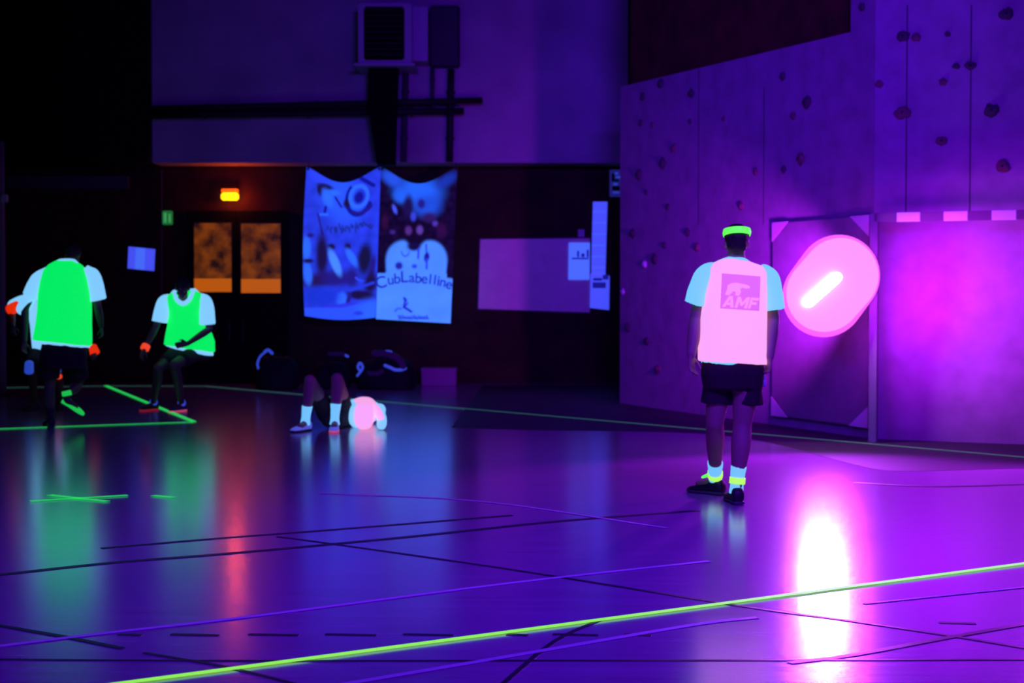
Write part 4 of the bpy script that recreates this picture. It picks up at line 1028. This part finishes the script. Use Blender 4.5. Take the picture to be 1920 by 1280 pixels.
shoe(root, ar + Vector((-.02, .03, -.10)), (.80, .15, -.50), (.45, -.3, .75), .25, 'green_shoe', 'sole')
bm = bmesh.new(); tube(bm, [ar+Vector((-.01, 0, .05)), ar], [.046, .048], cap=False); fuse('sock', bm, M['green_shoe'], root, .008, 1)

# ---- player crouching behind him
D5 = 18.1
root = empty('person', G(100, 768), 'crouching player mostly hidden behind the green-bibbed player, with red wristbands', 'person')
shl, shr = P(52, 560, D5), P(118, 556, D5+.05)
el, er = P(22, 578, D5-.1), P(160, 610, D5-.1); wl, wr_ = P(24, 610, D5-.35), P(176, 656, D5-.25)
hl, hr = P(78, 655, D5+.15), P(112, 655, D5+.15)
kl, kr = P(57, 690, D5-.15), P(108, 690, D5-.15)
al, ar = G(66, 768)+Vector((0, 0, .09)), G(113, 768)+Vector((0, 0, .09))
bm = bmesh.new()
at, R = head(bm, P(86, 530, D5-.12), (0, -1, -.3), (0, -.3, 1), .92)
tube(bm, [P(86, 560, D5), P(86, 543, D5-.06)], [.055, .052])
rows(bm, [(660, 660, 66, 124, .8, .1), (610, 610, 62, 116, .85, .05), (570, 570, 56, 114, .8), (555, 555, 70, 102, .6)], D5, .11)
limb_arm(bm, shl, el, wl, .92); limb_arm(bm, shr, er, wr_, .92)
hand(bm, wl, (.1, -.4, -1), (.8, -.3, 0), (.2, 0, -1), .9, .8); hand(bm, wr_, (.1, -.3, -1), (-.8, -.3, 0), (-.4, 0, -1), .9, .8)
limb_leg(bm, hl, kl, al, .92, (0, 1, 0)); limb_leg(bm, hr, kr, ar, .92, (0, 1, 0))
foot(bm, al, (-.3, -1, 0), .9); foot(bm, ar, (.3, -1, 0), .9)
fuse('body', bm, M['skin_dark'], root, .010, 3); hair(at, R, .94, root); face(at, R, .92, root)
bm = bmesh.new(); rows(bm, [(655, 655, 62, 126, .95, .1), (610, 610, 58, 120, 1.0, .05), (570, 570, 52, 118, .95), (556, 556, 66, 104, .7), (552, 552, 74, 98, .5)], D5, .13)
tube(bm, [shl, P(36, 566, D5-.05), P(26, 572, D5-.08)], [.062, .066, .070]); tube(bm, [shr, P(138, 582, D5), P(148, 592, D5-.03)], [.062, .064, .066])
fuse('t_shirt', bm, M['tee'], root, .011, 3, .008, 8, seed=31)
bm = bmesh.new(); tube(bm, [P(34, 573, D5-.15), P(24, 578, D5-.20), P(18, 581, D5-.24)], [.060, .064, .060], cap=False); bm_obj('arm_band', bm, M['red_band'], root, True)
ax = (wr_-er).normalized(); bm = bmesh.new(); tube(bm, [wr_-ax*.05, wr_+ax*.04], [.046, .056], cap=False); bm_obj('wristband', bm, M['red_band'], root, True)
bm = bmesh.new(); rows(bm, [(680, 680, 64, 126, .9, .1), (655, 655, 64, 124, 1, .1)], D5, .13); tube(bm, [hl, hl.lerp(kl, .8)], [.10, .10]); tube(bm, [hr, hr.lerp(kr, .8)], [.10, .10])
fuse('shorts', bm, M['shorts'], root, .011, 3)
for kn in (kl, kr):
    bm = bmesh.new(); tube(bm, [kn+Vector((0, -.045, .06)), kn+Vector((0, -.055, -.04))], [(.05, .03), (.055, .03)]); fuse('knee_pad', bm, M['trimblue'], root, .008, 2)
bm = bmesh.new(); c = kr + Vector((.02, -.07, -.09)); tube(bm, [c+Vector((-.02, 0, 0)), c+Vector((.02, 0, 0))], [.03, .03]); bm_obj('orange_tag', bm, M['orange_band'], root, True)
for an, dx in ((al, -.3), (ar, .3)): shoe(root, Vector((an.x, an.y, .002)), (dx, -1, 0), (0, 0, 1), .27, 'shoe', 'sole')

# ---- player leaning forward, front view
D3 = 17.55
root = empty('person', G(315, 775), 'player in green bib leaning forward with hand on thigh and orange wristband', 'person')
nb = P(345, 556, D3-.15)
shl, shr = P(308, 567, D3-.1), P(384, 566, D3-.1)
el, er = P(291, 615, D3-.15), P(393, 617, D3-.05); wl, wr_ = P(272, 652, D3-.28), P(352, 644, D3-.36)
hl, hr = P(340, 655, D3+.20), P(376, 657, D3+.22)
kl, kr = P(297, 690, D3-.22), P(326, 684, D3-.28)
al, ar = G(288, 769)+Vector((0, 0, .09)), G(341, 771)+Vector((0, 0, .09))
bm = bmesh.new()
at, R = head(bm, P(342, 540, D3-.30), (0.0, -1, -.75), (0, -.7, 1), .95)
tube(bm, [P(344, 566, D3-.17), P(343, 552, D3-.23)], [.056, .054])
rows(bm, [(658, 658, 325, 390, .8, .2), (625, 625, 322, 384, .8, .08), (590, 590, 314, 382, .85, -.02), (567, 567, 312, 380, .8, -.08), (555, 555, 328, 362, .6, -.12)], D3, .11)
limb_arm(bm, shl, el, wl, .95); limb_arm(bm, shr, er, wr_, .95, 1.0)
hand(bm, wl, (-.45, -.15, -1), (.6, -.6, 0), (.5, .5, -.2), 1.0, .6); hand(bm, wr_, (-1, -.35, -.15), (0, -.2, 1), (0, -.2, -1), .95, .35)
limb_leg(bm, hl, kl, al, .98, (.2, 1, 0)); limb_leg(bm, hr, kr, ar, .98, (.2, 1, 0))
foot(bm, al, (-.6, -.8, 0), .95); foot(bm, ar, (-.5, -.9, 0), .95)
fuse('body', bm, M['skin_dark'], root, .009, 3); hair(at, R, .98, root); face(at, R, .95, root)
V3 = [(645, 660, 308, 403, 1.1, .12), (632, 640, 310, 402, 1.1, .10), (610, 612, 314, 392, 1.05, .04), (590, 590, 314, 382, 1.0, -.02), (572, 572, 313, 381, .95, -.07), (560, 559, 312, 381, .85, -.10), (551, 550, 316, 377, .70, -.13), (545, 544, 326, 366, .5, -.14)]
bm = bmesh.new(); rows(bm, [(648, 668, 309, 402, 1.1, .13)] + V3[1:-1] + [(543, 541, 322, 368, .6, -.14)], D3, .135, shrink=.012)
tube(bm, [P(320, 560, D3-.1), shl+Vector((0,0,.005)), P(303, 582, D3-.12), P(299, 604, D3-.13)], [.06, .075, .084, .088], cap=False); tube(bm, [P(370, 558, D3-.1), shr+Vector((0,0,.005)), P(387, 580, D3-.08), P(389, 608, D3-.07)], [.06, .075, .086, .088], cap=False)
fuse('t_shirt', bm, M['tee'], root, .010, 3, .008, 8, seed=22)
bm = bmesh.new(); rows(bm, V3, D3, .145, n=56); bib3 = fuse('bib', bm, M['green'], root, .010, 2, .008, 6, seed=8)
bm = bmesh.new(); tube(bm, [P(327, 549, D3-.25), P(331, 561, D3-.27), P(343, 569, D3-.28), P(355, 561, D3-.27), P(362, 546, D3-.25)], [.020, .024, .027, .024, .020], n=10); fuse('collar', bm, M['tee'], root, .007, 2)
bm = bmesh.new(); rows(bm, [(676, 676, 322, 392, .95, .22), (655, 657, 322, 396, 1.0, .20), (642, 645, 324, 394, .95, .15)], D3, .15)
tube(bm, [hl, hl.lerp(kl, .65)], [.10, .085]); tube(bm, [hr, hr.lerp(kr, .65)], [.10, .085])
fuse('shorts', bm, M['shorts'], root, .010, 3, .008, 8)
ax = (wl-el).normalized(); bm = bmesh.new(); tube(bm, [wl-ax*.035, wl-ax*.0, wl+ax*.02], [.046, .048, .046], cap=False); bm_obj('wristband', bm, M['orange_band'], root, True)
for an, kn in ((al, kl), (ar, kr)):
    ax = (kn-an).normalized(); bm = bmesh.new(); tube(bm, [an-ax*.01, an+ax*.035], [.045, .046], cap=False); fuse('sock', bm, M['trimblue'], root, .008, 1)
for an, dx, mm in ((al, -.8, 'shoe'), (ar, -.7, 'shoe_blue')): shoe(root, Vector((an.x, an.y, .002)), (dx, -1.1, 0), (0, 0, 1), .25, mm, 'sole_pink' if mm == 'shoe_blue' else 'sole_red')

# ---- person lying on the floor with knees raised
D4 = 15.25
root = empty('person', G(640, 808), 'person lying on the floor in a pink bib with knees raised and white socks', 'person')
kl, kr = P(581, 713, D4-.05), P(632, 710, D4-.02)
al, ar = G(573, 808)+Vector((0, 0, .10)), G(628, 808)+Vector((0, 0, .10))
hl, hr = P(614, 777, D4+.36), P(646, 777, D4+.38)
shl, shr = P(664, 766, D4+.95), P(712, 768, D4+.93)
el, er = P(655, 785, D4+.80), P(718, 790, D4+.35); wl, wr_ = P(650, 792, D4+.55), P(714, 798, D4+.16)
for v in (el, er, wl, wr_): v.z = max(v.z, .045)
bm = bmesh.new()
at, R = head(bm, P(690, 762, D4+1.15), (0, -.75, .6), (0, .6, .8), .92)
ax_r = Vector((1, .05, 0))
secs = [(P(641, 775, D4+.40), .15, .10), (P(655, 777, D4+.60), .135, .10), (P(672, 776, D4+.78), .155, .11), (P(686, 770, D4+.95), .165, .10), (P(690, 766, D4+1.03), .08, .06)]
loft(bm, [(Vector((c.x, c.y, max(c.z, h_+.01))), ax_r*w, Vector((0, .2, 1)).normalized()*h_) for c, w, h_ in secs], 30, 2.4)
tube(bm, [P(689, 766, D4+1.0), P(690, 763, D4+1.12)], [.055, .052])
limb_arm(bm, shl, el, wl, .92); limb_arm(bm, shr, er, wr_, .92)
hand(bm, wl, (0, -1, 0), (1, 0, .2), (0, 0, -1), .9, .3); hand(bm, wr_, (.3, .9, 0), (-.9, .2, .2), (0, 0, -1), .85, .3)
limb_leg(bm, hl, kl, al, .98, (.3, 1, 0), 1.05); limb_leg(bm, hr, kr, ar, .98, (.3, 1, 0), 1.1)
foot(bm, al, (-.35, -1, 0), .95); foot(bm, ar, (.05, -1, 0), .95)
fuse('body', bm, M['skin'], root, .009, 3); hair(at, R, .94, root); face(at, R, .92, root)
bm = bmesh.new()
loft(bm, [(Vector((c.x, c.y, max(c.z, h_+.006))), ax_r*w, Vector((0, .2, 1)).normalized()*h_) for c, w, h_ in [(P(669, 780, D4+.10), .070, .105), (P(671, 779, D4+.20), .085, .12), (P(673, 778, D4+.44), .11, .125), (P(676, 776, D4+.60), .15, .125), (P(674, 775, D4+.78), .17, .130), (P(686, 772, D4+.93), .16, .115), (P(689, 768, D4+1.02), .09, .07)]], 34, 2.5)
tube(bm, [shr, P(712, 774, D4+.50), P(716, 788, D4+.25), P(715, 797, D4+.12)], [.062, .058, .050, .046]); tube(bm, [shl, el+Vector((0, 0, .03))], [.060, .066])
fuse('t_shirt', bm, M['tee'], root, .010, 2, .006, 9, seed=41)
bm = bmesh.new()
loft(bm, [(Vector((c.x, c.y, max(c.z, h_+.002))), ax_r*w, Vector((0, .2, 1)).normalized()*h_) for c, w, h_ in [(P(682, 779, D4+.04), .088, .120), (P(682, 778, D4+.12), .098, .135), (P(682, 777, D4+.50), .115, .142), (P(682, 774, D4+.78), .135, .14), (P(687, 771, D4+.92), .12, .120)]], 34, 2.6)
fuse('bib', bm, M['pink'], root, .010, 2, .008, 7, seed=44)
bm = bmesh.new(); tube(bm, [P(703, 762, D4+.30), P(709, 772, D4+.22), P(714, 783, D4+.16)], [.030, .038, .034], n=12); bm_obj('sleeve_pink_bounce', bm, M['pink'], root, True)  # pink bounce light on the sleeve, put in as a glowing strip
bm = bmesh.new()
c = P(641, 778, D4+.36); loft(bm, [(Vector((q.x, q.y, h_+.004)), ax_r*w, Vector((0, 0, h_))) for q, w, h_ in [(P(625, 780, D4+.16), .08, .07), (P(628, 780, D4+.28), .145, .11), (P(638, 778, D4+.48), .15, .115), (P(650, 776, D4+.60), .14, .11)]], 30, 2.4)
tube(bm, [hl, hl.lerp(kl, .5)], [.098, .090]); tube(bm, [hr, hr.lerp(kr, .5)], [.098, .090])
fuse('shorts', bm, M['shorts'], root, .010, 3, .008, 8)
for an, kn, L in ((al, kl, .15), (ar, kr, .17)):
    ax = (kn-an).normalized(); bm = bmesh.new(); tube(bm, [an-ax*.04, an+ax*.04, an+ax*L], [.050, .043, .053], cap=False); fuse('sock', bm, M['sock'], root, .008, 1, .003, 20)
shoe(root, Vector((al.x, al.y, .002)), (-.55, -1, 0), (0, 0, 1), .28, 'shoe_white', 'sole'); shoe(root, Vector((ar.x, ar.y, .002)), (.05, -1, 0), (0, 0, 1), .28, 'shoe_white', 'sole_pink')
